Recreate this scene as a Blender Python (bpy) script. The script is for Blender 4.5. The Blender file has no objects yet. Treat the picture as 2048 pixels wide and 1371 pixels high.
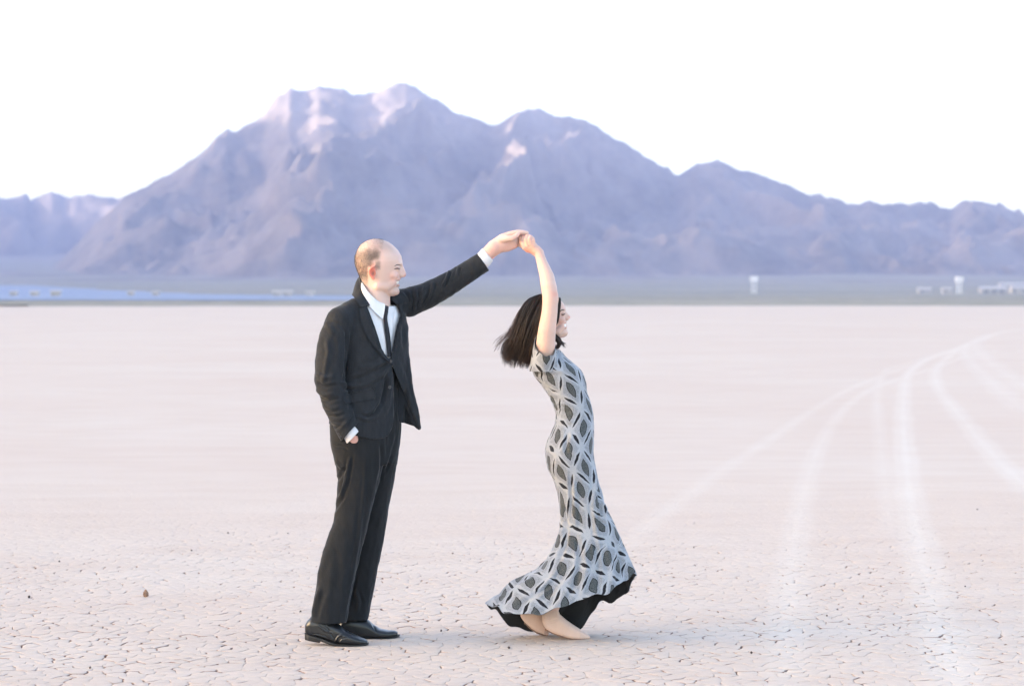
import bpy, math, random, sys
import numpy as np
from mathutils import Vector, Matrix
random.seed(7); np.random.seed(7)
SC = bpy.context.scene
COL = SC.collection

# ------------------------------------------------------------------ camera
F_PX = 2048*85/36.0          # focal length in photograph pixels
HOR = 595.0                  # row of the true horizon in the photograph
CAM_Z = 1.54
PITCH = math.atan((685.5-HOR)/F_PX)
cd = bpy.data.cameras.new('camera'); cam = bpy.data.objects.new('camera', cd); COL.objects.link(cam)
cam.location = (0, 0, CAM_Z); cam.rotation_euler = (math.pi/2-PITCH, 0, 0)
cd.lens = 85; cd.sensor_width = 36; cd.clip_start = 0.1; cd.clip_end = 60000
cd.dof.use_dof = True; cd.dof.focus_distance = 10.82; cd.dof.aperture_fstop = 4.0
SC.camera = cam

# ------------------------------------------------------------------ sky, sun, exposure
SUN_AZ = math.radians(-97)    # measured from the view direction (+Y), negative = left
SUN_EL = math.radians(6.5)
w = bpy.data.worlds.new('World'); SC.world = w; w.use_nodes = True
nt = w.node_tree; nt.nodes.clear()
sky = nt.nodes.new('ShaderNodeTexSky'); sky.sky_type = 'NISHITA'; sky.sun_disc = False
sky.sun_elevation = SUN_EL; sky.sun_rotation = SUN_AZ
sky.altitude = 500; sky.air_density = 0.6; sky.dust_density = 3.0; sky.ozone_density = 0.0
bg = nt.nodes.new('ShaderNodeBackground'); bg.inputs[1].default_value = 0.15
wo = nt.nodes.new('ShaderNodeOutputWorld')
nt.links.new(sky.outputs[0], bg.inputs[0]); nt.links.new(bg.outputs[0], wo.inputs[0])
sd = bpy.data.lights.new('sun', 'SUN'); sun = bpy.data.objects.new('sun', sd); COL.objects.link(sun)
sd.energy = 4.2; sd.angle = math.radians(0.6); sd.color = (1.0, 0.86, 0.70)
sdir = Vector((math.sin(SUN_AZ)*math.cos(SUN_EL), math.cos(SUN_AZ)*math.cos(SUN_EL), math.sin(SUN_EL)))
sun.rotation_euler = sdir.to_track_quat('Z', 'Y').to_euler(); sun.location = (-20, 10, 12)
SC.view_settings.view_transform = 'Standard'; SC.view_settings.look = 'None'
SC.view_settings.gamma = 1.0; SC.view_settings.exposure = 3.08
SC.render.engine = 'CYCLES'
SC.cycles.max_bounces = 8; SC.cycles.volume_bounces = 1
SC.cycles.use_denoising = True

# ------------------------------------------------------------------ helpers
def put(o, parent=None, kind=None, label=None, cat=None, group=None):
    COL.objects.link(o)
    if parent is not None: o.parent = parent
    if kind: o['kind'] = kind
    if label: o['label'] = label
    if cat: o['category'] = cat
    if group: o['group'] = group
    return o

def mesh_np(name, V, Q, mat=None, smooth=True, attrs=None, uv=None):
    """V (n,3), Q list/array of quads or tris (equal length rows) or list of such arrays."""
    me = bpy.data.meshes.new(name)
    if not isinstance(Q, (list, tuple)): Q = [Q]
    Q = [np.asarray(q, dtype=np.int32) for q in Q if len(q)]
    V = np.asarray(V, dtype=np.float32)
    me.vertices.add(len(V)); me.vertices.foreach_set('co', V.ravel())
    loops = np.concatenate([q.ravel() for q in Q])
    tot = np.concatenate([np.full(len(q), q.shape[1], dtype=np.int32) for q in Q])
    st = np.concatenate([[0], np.cumsum(tot)[:-1]]).astype(np.int32)
    me.loops.add(len(loops)); me.loops.foreach_set('vertex_index', loops)
    me.polygons.add(len(tot)); me.polygons.foreach_set('loop_start', st)
    try: me.polygons.foreach_set('loop_total', tot)
    except Exception: pass
    me.polygons.foreach_set('use_smooth', np.full(len(tot), bool(smooth)))
    me.update(calc_edges=True)
    if attrs:
        for k, a in attrs.items():
            at = me.attributes.new(k, 'FLOAT', 'POINT'); at.data.foreach_set('value', np.asarray(a, dtype=np.float32))
    if uv is not None:
        ul = me.uv_layers.new(name='UVMap')
        ul.data.foreach_set('uv', np.asarray(uv, dtype=np.float32)[loops].ravel())
    if mat: me.materials.append(mat)
    return me

def obj_np(name, V, Q, mat=None, parent=None, smooth=True, attrs=None, uv=None, **kw):
    me = mesh_np(name, V, Q, mat, smooth, attrs, uv)
    return put(bpy.data.objects.new(name, me), parent, **kw)

def _hash2(ix, iy, seed):
    n = (ix.astype(np.int64)*374761393 + iy.astype(np.int64)*668265263 + seed*974634377) & 0xffffffff
    n = ((n ^ (n >> 13))*1274126177) & 0xffffffff
    n = ((n ^ (n >> 16))*2246822519) & 0xffffffff
    return ((n ^ (n >> 15)) & 0xffffff)/float(0xffffff)

def noise2(x, y, seed=0):
    x = np.asarray(x, dtype=np.float64); y = np.asarray(y, dtype=np.float64)
    ix = np.floor(x); iy = np.floor(y); fx = x-ix; fy = y-iy
    ux = fx*fx*fx*(fx*(fx*6-15)+10); uy = fy*fy*fy*(fy*(fy*6-15)+10)
    def g(a, b):
        t = _hash2(ix+a, iy+b, seed)*2*math.pi
        return np.cos(t)*(fx-a)+np.sin(t)*(fy-b)
    a = g(0,0); b = g(1,0); c = g(0,1); d = g(1,1)
    return ((a+(b-a)*ux)+((c+(d-c)*ux)-(a+(b-a)*ux))*uy)*1.5

def fbm2(x, y, oct=5, seed=0, lac=2.03, gain=0.5):
    s = 0; a = 1.0
    for k in range(oct):
        s = s+a*noise2(x, y, seed+k*17); x = x*lac+3.1; y = y*lac+1.7; a *= gain
    return s

def ridged2(x, y, oct=6, seed=0, lac=2.07, gain=0.52):
    s = 0; a = 1.0; wgt = 1.0
    for k in range(oct):
        n = 1-np.abs(noise2(x, y, seed+k*13))*1.6; n = np.clip(n, 0, 1)**2
        s = s+a*n*wgt; wgt = np.clip(n*1.6, 0, 1); x = x*lac+5.3; y = y*lac+2.9; a *= gain
    return s

def sstep(a, b, x):
    t = np.clip((np.asarray(x, dtype=np.float64)-a)/(b-a), 0, 1); return t*t*(3-2*t)

# ---- materials
class NB:
    """tiny node builder"""
    def __init__(s, name):
        s.m = bpy.data.materials.new(name); s.m.use_nodes = True; s.t = s.m.node_tree; s.t.nodes.clear()
        s.out = s.t.nodes.new('ShaderNodeOutputMaterial')
    def n(s, typ, ins=None, **props):
        nd = s.t.nodes.new('ShaderNode'+typ)
        for k, v in props.items(): setattr(nd, k, v)
        if ins:
            for k, v in ins.items():
                sock = nd.inputs[k]
                if hasattr(v, 'is_output') or isinstance(v, bpy.types.NodeSocket): s.t.links.new(v, sock)
                else: sock.default_value = v
        return nd
    def math(s, op, a, b=None, c=None, clamp=False):
        nd = s.t.nodes.new('ShaderNodeMath'); nd.operation = op; nd.use_clamp = clamp
        for i, v in enumerate((a, b, c)):
            if v is None: continue
            if isinstance(v, bpy.types.NodeSocket): s.t.links.new(v, nd.inputs[i])
            else: nd.inputs[i].default_value = v
        return nd.outputs[0]
    def mix(s, f, a, b, typ='MIX'):
        nd = s.t.nodes.new('ShaderNodeMix'); nd.data_type = 'RGBA'; nd.blend_type = typ
        for i, v in ((0, f), (6, a), (7, b)):
            if isinstance(v, bpy.types.NodeSocket): s.t.links.new(v, nd.inputs[i])
            else: nd.inputs[i].default_value = v if i == 0 else (tuple(v)+(1,) if len(v) == 3 else v)
        return nd.outputs[2]
    def attr(s, name): return s.n('Attribute', attribute_name=name).outputs['Fac']
    def noise(s, vec, scale, detail=4, rough=0.55, dist=0.0):
        nd = s.n('TexNoise', {'Scale': scale, 'Detail': detail, 'Roughness': rough, 'Distortion': dist})
        if vec is not None: s.t.links.new(vec, nd.inputs['Vector'])
        return nd.outputs['Fac']
    def mapr(s, v, a, b, c=0.0, d=1.0):
        return s.n('MapRange', {0: v, 1: a, 2: b, 3: c, 4: d}).outputs[0]
    def mapping(s, vec, scale=(1,1,1), rot=(0,0,0)):
        return s.n('Mapping', {'Vector': vec, 'Scale': scale, 'Rotation': rot}).outputs[0]
    def pos(s): return s.n('NewGeometry').outputs['Position']
    def objc(s): return s.n('TexCoord').outputs['Object']
    def bsdf(s, **ins):
        nd = s.n('BsdfPrincipled', {k.replace('_', ' '): v for k, v in ins.items()})
        s.t.links.new(nd.outputs[0], s.out.inputs[0]); s.b = nd; return nd
    def bump(s, h, strength=0.3, dist=0.01):
        nd = s.n('Bump', {'Height': h, 'Strength': strength, 'Distance': dist})
        s.t.links.new(nd.outputs[0], s.b.inputs['Normal'])

def simple_mat(name, col, rough=0.6, **kw):
    b = NB(name); b.bsdf(Base_Color=tuple(col)+(1,), Roughness=rough, **kw); return b.m
# ------------------------------------------------------------------ terrain materials
def mat_playa():
    b = NB('playa_mud'); p = b.pos()
    big = b.noise(b.mapping(p, (0.09, 0.13, 1)), 1.0, 6, 0.65)
    mid = b.noise(b.mapping(p, (0.9, 2.2, 1)), 1.0, 6, 0.6)
    fine = b.noise(p, 38.0, 4, 0.6)
    pink = (0.515, 0.408, 0.345); pale = (0.575, 0.507, 0.443)
    c = b.mix(b.mapr(big, 0.25, 0.80), pink, pale)
    c = b.mix(b.mapr(mid, 0.42, 0.72, 0, 0.45), c, (0.47, 0.36, 0.295))
    c = b.mix(b.mapr(fine, 0.35, 0.75, 0, 0.22), c, (0.60, 0.545, 0.48))
    tr = b.math('MULTIPLY', b.attr('track'), 0.55)
    trn = b.math('MULTIPLY', tr, b.mapr(b.noise(b.mapping(p, (3, 1.2, 1)), 1.0, 5, 0.65), 0.25, 0.65, 0.6, 1.0))
    c = b.mix(trn, c, (0.67, 0.635, 0.575))
    c = b.mix(b.attr('crack'), c, (0.17, 0.075, 0.05))
    b.bsdf(Base_Color=c, Roughness=0.95); b.b.inputs['Specular IOR Level'].default_value = 0.12
    b.bump(b.math('ADD', b.math('MULTIPLY', b.noise(p, 60.0, 5, 0.65), 0.6), b.noise(p, 11.0, 3, 0.5)), 0.55, 0.006)
    return b.m
def mat_scrub():
    b = NB('bajada_scrub'); p = b.pos()
    n1 = b.noise(b.mapping(p, (0.004, 0.0015, 1)), 1.0, 6, 0.65)
    n2 = b.noise(b.mapping(p, (0.05, 0.05, 1)), 1.0, 4, 0.6)
    d = b.n('SeparateXYZ', {0: p}).outputs['Y']
    c = b.mix(b.mapr(n1, 0.38, 0.62), (0.17, 0.164, 0.125), (0.28, 0.25, 0.205))
    c = b.mix(b.mapr(n2, 0.40, 0.65, 0, 0.6), c, (0.095, 0.10, 0.068))
    b.bsdf(Base_Color=c, Roughness=1.0); return b.m
def mat_rock():
    b = NB('mountain_rock'); p = b.pos()
    n1 = b.noise(b.mapping(p, (0.006, 0.0022, 0.004)), 1.0, 8, 0.7)
    n2 = b.noise(b.mapping(p, (0.015, 0.015, 0.03)), 1.0, 6, 0.65)
    c = b.mix(b.mapr(n1, 0.40, 0.60), (0.09, 0.075, 0.068), (0.25, 0.205, 0.18))
    c = b.mix(b.mapr(n2, 0.40, 0.70, 0, 0.5), c, (0.22, 0.19, 0.16))
    b.bsdf(Base_Color=c, Roughness=1.0); return b.m
M_PLAYA = mat_playa(); M_SCRUB = mat_scrub(); M_ROCK = mat_rock()

# ------------------------------------------------------------------ tyre tracks, as curves on the ground (metres)
def gnd(px, py):
    a = math.atan((py-685.5)/F_PX)+PITCH
    Y = CAM_Z/math.tan(a); return (px-1024)/F_PX*Y/math.cos(PITCH)*1.0, Y
TRK_PX = [  # (rows of px, py), half width in m
 ([(2048,690),(1980,690),(1900,705),(1830,728),(1760,752),(1690,782),(1610,830),(1530,885),(1450,935),(1380,985),(1310,1040),(1230,1110)], 0.11, .50),
 ([(2048,700),(1960,706),(1860,738),(1790,760),(1740,780),(1690,815),(1650,870),(1625,930),(1605,1000),(1590,1080),(1580,1180),(1572,1300),(1565,1480)], 0.11, .6),
 ([(1990,668),(1920,695),(1870,712),(1840,726),(1815,750),(1808,790),(1808,860),(1815,940),(1825,1020),(1840,1100),(1860,1180),(1885,1260),(1915,1371),(1950,1500)], 0.14, .95),
 ([(1960,680),(1880,706),(1810,728),(1770,742),(1755,790),(1758,850),(1765,920),(1775,1000),(1790,1100)], 0.10, .45),
 ([(2000,665),(1930,690),(1890,720),(1870,745),(1880,780),(1920,830),(1970,890),(2030,950),(2100,1010)], 0.15, .8),
 ([(2010,662),(1960,676),(1930,698),(1945,726),(1990,770),(2060,830)], 0.25, .55),
 ([(2040,660),(1985,668),(1950,686),(1960,706),(2010,745),(2080,790)], 0.3, .5),
 ([(1400,640),(1700,650),(2100,655)], 1.2, .5), ([(0,648),(500,644),(1100,650),(1500,640)], 1.6, .4),
]
TRK = []
for pts, hw, st in TRK_PX:
    g = np.array([gnd(*p) for p in pts])
    # dense polyline (Catmull-Rom in log-depth order)
    t = np.arange(len(g)); tt = np.linspace(0, len(g)-1, len(g)*14)
    def cr(v):
        vp = np.concatenate([[2*v[0]-v[1]], v, [2*v[-1]-v[-2]]])
        i = np.minimum(tt.astype(int), len(g)-2); f = tt-i
        p0, p1, p2, p3 = vp[i], vp[i+1], vp[i+2], vp[i+3]
        return 0.5*((2*p1)+(-p0+p2)*f+(2*p0-5*p1+4*p2-p3)*f*f+(-p0+3*p1-3*p2+p3)*f**3)
    TRK.append((np.stack([cr(g[:,0]), cr(g[:,1])], 1), hw, st))
def track_at(x, y):
    x = np.asarray(x, dtype=np.float64); y = np.asarray(y, dtype=np.float64); out = np.zeros(x.shape)
    for pl, hw, st in TRK:
        lo = pl.min(0)-3*hw; hi = pl.max(0)+3*hw
        m = (x > lo[0]) & (x < hi[0]) & (y > lo[1]) & (y < hi[1])
        if not m.any(): continue
        xs = x[m]; ys = y[m]; d = np.full(xs.shape, 1e9)
        for (a, c) in zip(pl[:-1], pl[1:]):
            e = c-a; l2 = max(e@e, 1e-9)
            t = np.clip(((xs-a[0])*e[0]+(ys-a[1])*e[1])/l2, 0, 1)
            d = np.minimum(d, (xs-a[0]-t*e[0])**2+(ys-a[1]-t*e[1])**2)
        d = np.sqrt(d)+0.25*hw*noise2(xs*1.7, ys*0.6, 5)
        w_ = st*(1-sstep(hw*0.2, hw*1.15, d))*(0.8+0.2*sstep(-0.2, 0.3, noise2(xs*2.2, ys*0.5, 9)))*(0.6+0.4*sstep(0.0, 0.35, np.abs(d-hw*0.35)/hw))*np.clip(1.15-np.exp(-((xs-pl[-1,0])**2+(ys-pl[-1,1])**2)/(0.4+0.006*pl[-1,1]**2))*1.15, 0, 1)
        out[m] = np.maximum(out[m], w_)
    return out

# ------------------------------------------------------------------ the playa: one sheet out to the scrub, sunk a little under the mud plates
PL_Y0, PL_Y1 = 8.6, 22.0
def bajada(r):  # gentle rise beyond the lake bed
    q = np.maximum(r-520, 0)/4000; return 36*q*q+0.3*sstep(500, 640, r)
ths = np.radians(np.linspace(-40, 40, 641))
ths = np.concatenate([np.radians(np.linspace(-60,-15,60)), np.radians(np.linspace(-14.9,14.9,700)), np.radians(np.linspace(15,60,60))])
rs = np.concatenate([np.linspace(0.4, 8, 12), np.geomspace(8.3, 60, 210), np.geomspace(61.5, 640, 120)])
TH, RR = np.meshgrid(ths, rs)
X = np.tan(TH)*RR; Yg = RR
PLW = lambda y: 0.25*y+0.9
sink = (1-sstep(16.5, 21.8, Yg))*sstep(8.0, 8.8, Yg)*(1-sstep(0.0, 0.5, np.abs(X)-PLW(Yg)+0.45))
Z = -0.014*sink + 0.0012*sstep(16,22,Yg)
Z = Z+bajada(np.hypot(X, Yg))
crk = 0.62*sstep(0.5, 0.9, sink)
Vg = np.stack([X, Yg, Z], -1).reshape(-1, 3)
def gridq(nr, nc, off=0):
    i = np.arange(nr-1)[:, None]*nc+np.arange(nc-1)[None, :]
    return (np.stack([i, i+1, i+nc+1, i+nc], -1).reshape(-1, 4)+off)
ground = obj_np('ground', Vg, gridq(len(rs), len(ths)), M_PLAYA, kind='structure',
                attrs={'track': track_at(X, Yg).ravel(), 'crack': crk.ravel()})

# ------------------------------------------------------------------ cracked mud plates (real plates with gaps between them)
def build_plates():
    s = 0.082
    rng = np.random.RandomState(3)
    ny = int((PL_Y1-PL_Y0)/(s*0.92))+1; nx = int(2*PLW(PL_Y1)/s)+1
    xo = -PLW(PL_Y1)
    jx = rng.rand(ny, nx); jy = rng.rand(ny, nx)
    SX = xo+(np.arange(nx)[None, :]+0.5*(np.arange(ny)[:, None] % 2)+0.14+0.72*jx)*s
    SY = PL_Y0+(np.arange(ny)[:, None]+0.10+0.8*jy)*s*0.92
    idn = rng.rand(ny, nx)
    hgt = rng.randn(ny, nx)*0.0005; tx = rng.randn(ny, nx)*0.005; ty = rng.randn(ny, nx)*0.005
    patch = fbm2(SX*1.1, SY*0.7, 3, 21)
    res = []
    nbrs = [(dj, di) for dj in (-2,-1,0,1,2) for di in (-2,-1,0,1,2) if (dj, di) != (0, 0)]
    nbrs.sort(key=lambda q: q[0]**2+q[1]**2)
    for j in range(2, ny-2):
        y = SY[j, 0]; lim = PLW(y)
        for i in range(2, nx-2):
            cx = SX[j, i]; cy = SY[j, i]
            if abs(cx) > lim: continue
            poly = [(cx-s, cy-s), (cx+s, cy-s), (cx+s, cy+s), (cx-s, cy+s)]
            far2 = 8*s*s
            for dj, di in nbrs:
                qx = SX[j+dj, i+di]-cx; qy = SY[j+dj, i+di]-cy; L2 = qx*qx+qy*qy
                if L2 > far2: continue
                L = math.sqrt(L2)
                g = 0.0007
                lim_d = L*0.5-g*0.5; ux, uy = qx/L, qy/L
                out = []; n = len(poly)
                dd = [((p[0]-cx)*ux+(p[1]-cy)*uy)-lim_d for p in poly]
                for k in range(n):
                    a, b2 = poly[k], poly[(k+1) % n]; da, db = dd[k], dd[(k+1) % n]
                    if da <= 0: out.append(a)
                    if (da < 0 < db) or (db < 0 < da):
                        t = da/(da-db); out.append((a[0]+(b2[0]-a[0])*t, a[1]+(b2[1]-a[1])*t))
                poly = out
                if len(poly) < 3: break
                far2 = 4.05*max((p[0]-cx)**2+(p[1]-cy)**2 for p in poly)
            if len(poly) < 3: continue
            # split long edges so the outline can be ragged
            pp = []
            n = len(poly); maxseg = 0.02 if cy < 14 else 0.05
            for k in range(n):
                a, b2 = poly[k], poly[(k+1) % n]; L = math.hypot(b2[0]-a[0], b2[1]-a[1])
                if L < 0.002: continue
                m = max(1, int(L/maxseg)+0)
                for q in range(m): t = q/m; pp.append((a[0]+(b2[0]-a[0])*t, a[1]+(b2[1]-a[1])*t))
            if len(pp) < 3: continue
            res.append((cx, cy, np.array(pp), hgt[j, i], tx[j, i], ty[j, i]))
    return res
PL = build_plates()
PL.sort(key=lambda c: c[1]+abs(c[0])*0.0)
def plate_mask(x, y):
    m = sstep(0.05, 0.75, noise2(x*7.5, y*7.5, 61)+0.45*noise2(x*23, y*23, 62)+0.35*noise2(x*0.9, y*0.6, 63)+0.07)
    return (0.16+0.84*m)*(1-0.85*sstep(12.5, 20, y))
def emit_plates(cells):
    """all cells at once -> verts, quads, tris, attributes, and the vertex / face ranges of each cell"""
    cnt = np.array([len(c[2]) for c in cells]); P = np.concatenate([c[2] for c in cells]); N = len(P)
    ci = np.repeat(np.arange(len(cells)), cnt); A5 = np.array([(c[0], c[1], c[3], c[4], c[5]) for c in cells])
    C = A5[ci, :2]; hz, ax, ay = A5[ci, 2], A5[ci, 3], A5[ci, 4]; fd = 1-sstep(12.5, 20, C[:,1])
    d = P-C; L = np.linalg.norm(d, axis=1, keepdims=True)+1e-9; mk = plate_mask(P[:,0], P[:,1]); m3 = mk[:, None]
    r0 = P-d/L*np.minimum(0.0034*m3**1.4, L*0.2); r1 = P-d/L*np.minimum(0.0015+0.005*m3, L*0.3); r2 = C+d*0.5
    z0 = lambda q, k: fd*(hz+(q[:,0]-C[:,0])*ax+(q[:,1]-C[:,1])*ay)+k
    st = np.concatenate([[0], np.cumsum(cnt)[:-1]]); vst = st*4+np.arange(len(cells)); n = cnt[ci]; loc = np.arange(N)-st[ci]; base = vst[ci]
    V = np.zeros((4*N+len(cells), 3)); cr = np.zeros(4*N+len(cells))
    for r, (q, z, c_) in enumerate(((r0, np.full(N, -0.018), np.ones(N)), (r0, z0(r0, -0.0002-0.0018*mk), 0.02+0.70*mk), (r1, z0(r1, 0.0), np.zeros(N)), (r2, z0(r2, 0.0004), np.zeros(N)))):
        ix = base+r*n+loc; V[ix, :2] = q; V[ix, 2] = z; cr[ix] = c_
    V[vst+4*cnt] = np.column_stack([A5[:,0], A5[:,1], A5[:,2]*(1-sstep(12.5, 20, A5[:,1]))+0.0002])
    nx = (loc+1) % n
    q4 = np.stack([np.stack([base+r*n+loc, base+r*n+nx, base+(r+1)*n+nx, base+(r+1)*n+loc], 1) for r in range(3)], 1)   # (N,3,4)
    tri = np.stack([base+3*n+loc, base+3*n+nx, base+4*n], 1)
    wx = 0.013*noise2(V[:,0]*14, V[:,1]*14, 31)+0.02*noise2(V[:,0]*4, V[:,1]*4, 32)
    wy = 0.013*noise2(V[:,0]*14, V[:,1]*14, 33)+0.02*noise2(V[:,0]*4, V[:,1]*4, 34)
    V[:,0] += wx; V[:,1] += wy
    fz = 1-sstep(13, 20, V[:,1])
    V[:,2] += fz*(0.0022*noise2(V[:,0]*9, V[:,1]*9, 40)+0.004*noise2(V[:,0]*1.6, V[:,1]*1.6, 41))
    V[:,2] -= 0.002*sstep(17, 21.5, V[:,1])
    return V, q4, tri, cr*(1-0.75*sstep(13, 20, V[:,1])), track_at(V[:,0], V[:,1]), st, vst, cnt
inview = [c for c in PL if c[1] > 9.46 and abs(c[0]) < c[1]*0.208]
single = inview[:300]; sset = set(id(c) for c in single)
V, q4, tri, cr, tk, st, vst, cnt = emit_plates([c for c in PL if id(c) not in sset])
obj_np('mud_plates', V, [q4.reshape(-1, 4), tri], M_PLAYA, ground, kind='stuff', attrs={'track': tk, 'crack': cr})
V, q4, tri, cr, tk, st, vst, cnt = emit_plates(single)
for k, c in enumerate(single):
    v0, v1 = vst[k], vst[k]+4*cnt[k]+1; f0, f1 = st[k], st[k]+cnt[k]; o = np.array([c[0], c[1], 0.0])
    ob = obj_np('mud_plate', V[v0:v1]-o, [q4[f0:f1].reshape(-1, 4)-v0, tri[f0:f1]-v0], M_PLAYA, ground, attrs={'track': tk[v0:v1], 'crack': cr[v0:v1]}); ob.location = o

# ------------------------------------------------------------------ the mountains
MAIN = [(-3500,560),(-1500,556),(-400,552),(0,548),(100,540),(140,505),(170,470),(200,440),(250,396),(275,385),(300,370),(360,335),(415,295),(455,261),(470,262),(500,245),(530,230),(555,195),(580,172),(600,180),(615,183),(640,169),(665,172),(685,178),(705,188),(720,190),(745,186),(770,178),(795,168),(815,165),(835,172),(860,190),(890,210),(920,225),(950,240),(975,250),(990,251),(1010,240),(1040,218),(1055,217),(1075,222),(1100,232),(1115,233),(1135,229),(1160,240),(1200,258),(1240,280),(1280,305),(1320,332),(1345,346),(1360,346),(1385,333),(1410,325),(1435,321),(1460,327),(1500,345),(1540,362),(1590,378),(1620,392),(1640,389),(1690,407),(1715,409),(1735,403),(1760,405),(1800,412),(1830,407),(1855,406),(1880,416),(1900,418),(1920,405),(1940,397),(1965,402),(2000,410),(2040,421),(2200,432),(2500,440),(3000,420),(3800,460),(5200,500)]
LEFT = [(-3200,470),(-2000,430),(-1200,455),(-600,415),(-200,404),(0,395),(40,392),(55,392),(62,401),(80,390),(105,381),(115,385),(130,394),(160,393),(180,388),(205,394),(225,394),(240,396),(255,395),(300,402),(400,430),(700,520)]
def terrain(name, prof, rfoot, rcrest, rback, seed, spur, mat, th0, th1, nth, nr, detail=1.0):
    th = np.linspace(th0, th1, nth)
    px = 1024+np.tan(th)*F_PX
    P = np.array(prof, dtype=float)
    E = (HOR-np.interp(px, P[:,0], P[:,1]))/F_PX
    E = E+0.00022*fbm2(th*260, th*0+seed, 4, seed)
    r = np.concatenate([np.linspace(rfoot*0.86, rcrest*1.08, int(nr*0.85)), np.linspace(rcrest*1.09, rback, nr-int(nr*0.85))])
    T, R = np.meshgrid(th, r)
    Xw = np.tan(T)*R; Yw = R
    foot = rfoot+380*noise2(Xw/900, Xw*0+seed, seed+1)+160*noise2(Xw/260, Xw*0+seed, seed+2)
    crest = rcrest+420*noise2(Xw/1300+7, Xw*0+seed, seed+3)
    s = (R-foot)/(crest-foot)
    up = np.where(s < 1, np.clip(s, 0, 1)**1.22, np.clip(1-(s-1)*0.8, 0, 1))
    wx = Xw+230*fbm2(Xw/700, Yw/700, 3, seed+5); wy = Yw+230*fbm2(Xw/700+9, Yw/700, 3, seed+6)
    wx = wx+0.35*(Yw-rfoot)*np.sin(Xw/1500+seed)
    sp = ridged2(wx/640, wy/1300, 6, seed+8)/1.5-0.55
    sp2 = ridged2(wx/210, wy/420, 5, seed+9)/1.5-0.55
    env = np.clip(up*(1.25-0.75*up), 0, 1)*np.clip(s*4, 0, 1)*(1-(0.88-0.6*sstep(700, 1200, Xw))*np.clip(s, 0, 1)**3.5)
    H0 = up+spur*(sp*0.62+sp2*0.26)*env
    # height scale follows the crest profile, column by column
    ang = H0/R
    mx = ang.max(0); kw = np.hanning(23); kw /= kw.sum(); mx = np.convolve(np.pad(mx, 11, mode='edge'), kw, mode='valid')
    sc_ = (np.maximum(E, 0.0012)[None, :]/mx[None, :])
    H = np.maximum(H0, 0)*sc_*1.0 + CAM_Z*np.clip(s, 0, 1)
    H = H+detail*9*fbm2(Xw/60, Yw/60, 4, seed+11)*np.clip(s*2, 0, 1)*np.clip(H/200, 0, 1)
    base = bajada(R)
    b2 = base*np.clip(1-s*0.0, 0, 1)
    H = np.where(R < crest, np.maximum(H, b2-0.5*np.clip(s,0,1)), H)
    H[0, :] = np.minimum(H[0, :], bajada(R[0, :])-6)
    V = np.stack([Xw, Yw, H], -1).reshape(-1, 3)
    return obj_np(name, V, gridq(len(r), nth), mat, kind='structure')
# alluvial apron (scrub) from the lake shore to the feet of the mountains
th = np.radians(np.concatenate([np.linspace(-60,-15,50), np.linspace(-14.8,14.8,360), np.linspace(15,60,50)]))
rr = np.concatenate([np.linspace(430, 1500, 120), np.linspace(1520, 9800, 90)])
T, R = np.meshgrid(th, rr); Xa = np.tan(T)*R
shore = 455+26*fbm2(Xa/140, R/400, 4, 77)+18*np.tan(T)*6
Za = bajada(R)+np.where(R > shore, 0.25+0.35*np.clip((R-shore)/60, 0, 1)*(0.6+0.6*noise2(Xa/7, R/9, 3)), -0.6)
Za += 2.2*fbm2(Xa/500, R/700, 4, 78)*sstep(900, 2500, R)
obj_np('scrub_plain', np.stack([Xa, R, Za], -1).reshape(-1, 3), gridq(len(rr), len(th)), M_SCRUB, kind='structure')
terrain('mountain', MAIN, 4700, 6600, 8200, 11, 1.05, M_ROCK, math.radians(-40), math.radians(40), 1200, 210)
terrain('distant_hills', LEFT, 8300, 9300, 10400, 29, 1.1, M_ROCK, math.radians(-44), math.radians(-2), 460, 80)

# range added out of view on the left, shaped to shade the lake bed
yy = np.linspace(-4500, 12500, 240); xx = np.linspace(-6800, -2700, 90); Xr, Yr = np.meshgrid(xx, yy)
crest = 790+80*fbm2(Yr/900, Yr*0, 4, 141)-260*sstep(7200, 9500, Yr)
up = np.exp(-((Xr+4300)/760)**2)*0.85+0.15*np.clip(1-np.abs(Xr+4600)/2000, 0, 1)
Hr = crest*up*(0.80+0.24*ridged2(Xr/700, Yr/800, 5, 151))+6
edge = np.clip(np.minimum(Xr+6800, -2700-Xr)/500, 0, 1); Hr = Hr*edge-8*(1-edge)
obj_np('shading_hills', np.stack([Xr, Yr, Hr], -1).reshape(-1, 3), gridq(240, 90), M_ROCK, kind='structure')

# ------------------------------------------------------------------ the air
def haze_box():
    b = NB('desert_air')
    pv = b.n('VolumePrincipled', {'Color': (0.42, 0.485, 0.765, 1), 'Density': 1.18e-4, 'Anisotropy': 0.0})
    b.t.links.new(pv.outputs[0], b.out.inputs['Volume'])
    x, y0, y1, z0, z1 = 19000, -60, 10600, -12, 1150
    V = [(-x,y0,z0),(x,y0,z0),(x,y1,z0),(-x,y1,z0),(-x,y0,z1),(x,y0,z1),(x,y1,z1),(-x,y1,z1)]
    Q = [(0,3,2,1),(4,5,6,7),(0,1,5,4),(1,2,6,5),(2,3,7,6),(3,0,4,7)]
    obj_np('haze', V, np.array(Q), b.m, smooth=False, kind='stuff', label='thin bluish desert air fading the far mountains')
haze_box()
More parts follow.
